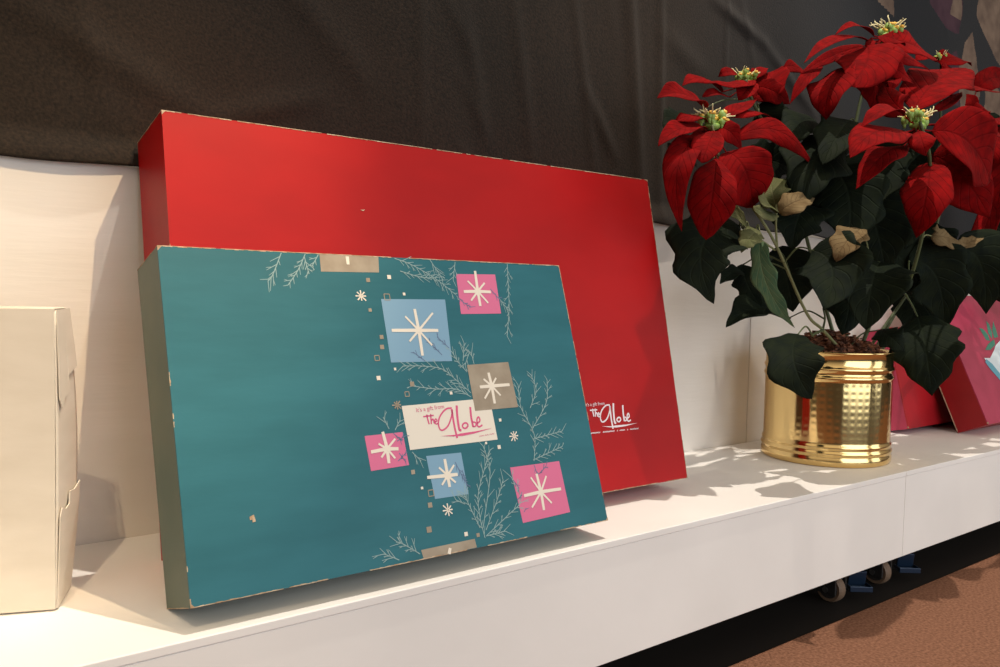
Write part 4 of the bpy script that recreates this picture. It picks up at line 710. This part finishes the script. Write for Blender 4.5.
# bark filling, heaped above the rim
bm = bmesh.new(); rn = random.Random(11)
def soil_pt(u, v):
    a = u*2*math.pi; r = .0935*v; n = .006*math.sin(9*a+30*r*5) + .004*math.sin(23*a+4); return Vector((r*math.cos(a), r*math.sin(a), .163 + .030*(1-v**2) + n*v*(1-v)*3))
grid_sheet(bm, soil_pt, 72, 20); bmesh.ops.remove_doubles(bm, verts=bm.verts, dist=1e-5)
for _ in range(420):
    a = rn.uniform(0, 6.283); v = rn.random()**.5*.97; r = .092*v; zz = .163 + .032*(1-v**2) + rn.uniform(0, .014)*(1-v*.5)
    mt_ = Matrix.Translation((r*math.cos(a), r*math.sin(a), zz)) @ Matrix.Rotation(rn.uniform(0, 6.28), 4, 'Z') @ Matrix.Rotation(rn.uniform(-.8, .8), 4, 'X')
    s = rn.uniform(.002, .006); add_box(bm, -s, s, -s*.4, s*.4, -s*.25, s*.25, 0, mt_)
link('soil', bm, M['soil'], plant, smooth=False)
off = Vector((PX, PY, 0))
def leaf_mesh(L, mtl, name, parent, rn, bract=False, root=None):
    p0, p1, p2, W, nrm, kind = L
    p0, p1, p2, nrm = Vector(p0), Vector(p1), Vector(p2), Vector(nrm)
    bm = bmesh.new(); uv = bm.loops.layers.uv.new('UVMap'); nu, nv = 22, 12
    heart = kind == 'h'; obo = kind == 'o'; fold = rn.uniform(.12, .30); ph = rn.uniform(0, 6); wav = rn.uniform(.05, .12); curl = rn.uniform(-.10, .22); pk = rn.uniform(.36, .46); lob = (rn.uniform(.10, .2) if not bract else rn.uniform(.02, .07)); nl = rn.choice([2.5, 3, 3.5])
    if heart: pk = .27
    if obo: pk = .56
    length = (p1-p0).length + (p2-p1).length
    def fn(u, v):
        t = u; c = p0*(1-t)**2 + p1*2*t*(1-t) + p2*t*t; tg = ((p1-p0)*(1-t) + (p2-p1)*t); tg = tg.normalized() if tg.length > 1e-7 else (p2-p0).normalized()
        side = tg.cross(nrm); side = side.normalized() if side.length > 1e-4 else CR; up = side.cross(tg).normalized()
        a = math.log(.5)/math.log(pk); wdt = math.sin(math.pi*min(1, t**a))**(.6 if heart or obo else .8) if t > 0 else 0     # widest at pk, pointed tip
        wdt = max(wdt, 0) * (1 - .25*max(0, t-.75)*4*(1 if t > .75 else 0))
        stalk = .03
        s = (v-.5)*2; lobe = 1 + lob*math.sin(nl*2*math.pi*t + ph)*abs(s)
        x = s*W*.60*max(wdt*lobe, stalk*(1 - t*.9))
        h = fold*abs(x) * .9 - curl*W*(s*s)*wdt*.8 + wav*W*math.sin(t*9 + ph + (2 if s > 0 else 0))*s*s*wdt
        rib = .004*math.cos(s*3.14)*W
        return c + side*x + up*(h + rib)
    grid_sheet(bm, fn, nu, nv, uv=uv)
    if root is not None: tube(bm, [root, (root + p0)/2 - Vector((0, 0, .003)), p0, p0 + (p1-p0).normalized()*.006], .0011, 6, .0009)
    for v in bm.verts: v.co -= off
    bmesh.ops.remove_doubles(bm, verts=bm.verts, dist=1e-6)
    o = link(name, bm, mtl, parent, smooth=True); o.modifiers.new('t', 'SOLIDIFY').thickness = .0006
    return o
rn = random.Random(21)
for r, pts, kind in STEMS:
    bm = bmesh.new(); P = [Vector(p) - off for p in pts]
    tube(bm, smooth_path(P, 6), r*1.15, 9, r*.8); link('stem', bm, M['stem_olive'] if kind == 'olive' else M['stem'], plant, smooth=True)
lm = dict(dark='leaf_dark', light='leaf_light', olive='leaf_olive', brown='leaf_brown')
for Lf in LEAVES:
    o = leaf_mesh(Lf, M[lm[Lf[5]]], 'leaf', plant, rn)
    if Lf[5] != 'dark': o['label'] = dict(light='pale green twisted leaf', olive='small olive leaf', brown='dry tan leaf')[Lf[5]]
for c, r, br in BLOOMS:
    c = Vector(c) - off; bm = bmesh.new()
    # cluster of green cups with yellow mouths and pale curling filaments
    for k in range(15 if r > .015 else 6):
        a = rn.uniform(0, 6.283); d = r*rn.uniform(.1, .85); p = c + Vector((d*math.cos(a)*1.45, d*math.sin(a)*.9, rn.uniform(-.3, .25)*r))
        blob(bm, p, r*rn.uniform(.17, .25), 2, (1, 1, 1.35), 0); tube(bm, [p - Vector((0, 0, r*.45)), p], r*.09, 6, r*.12, 0)
        q = p + Vector((rn.uniform(-.3, .3), -.5, .75)).normalized()*r*.22; blob(bm, q, r*rn.uniform(.12, .17), 2, (1, 1, .8), 1)
    for k in range(15 if r > .015 else 6):
        a = rn.uniform(0, 6.283); d = r*rn.uniform(.3, .8); p = c + Vector((d*math.cos(a)*1.4, d*math.sin(a)*.8, r*.2)); P = [p]; h = Vector((math.cos(a), math.sin(a)*.6, rn.uniform(0, .8))).normalized()
        for s in range(5): P.append(P[-1] + h*r*.14); h = (h + Vector((rn.uniform(-.5, .5), rn.uniform(-.4, .4), rn.uniform(-.3, .5)))).normalized()
        tube(bm, smooth_path(P, 3), r*.055, 6, r*.03, 2)
    blob(bm, c - Vector((0, 0, r*.45)), r*.5, 2, (1.3, 1, .5), 0)
    fl = link('flower', bm, [M['lime'], M['yellow'], M['creamy']], plant, smooth=True)
    for Lf in br: leaf_mesh(Lf, M['bract'], 'bract', fl, rn, True, c + off - Vector((0, 0, r*.4)))
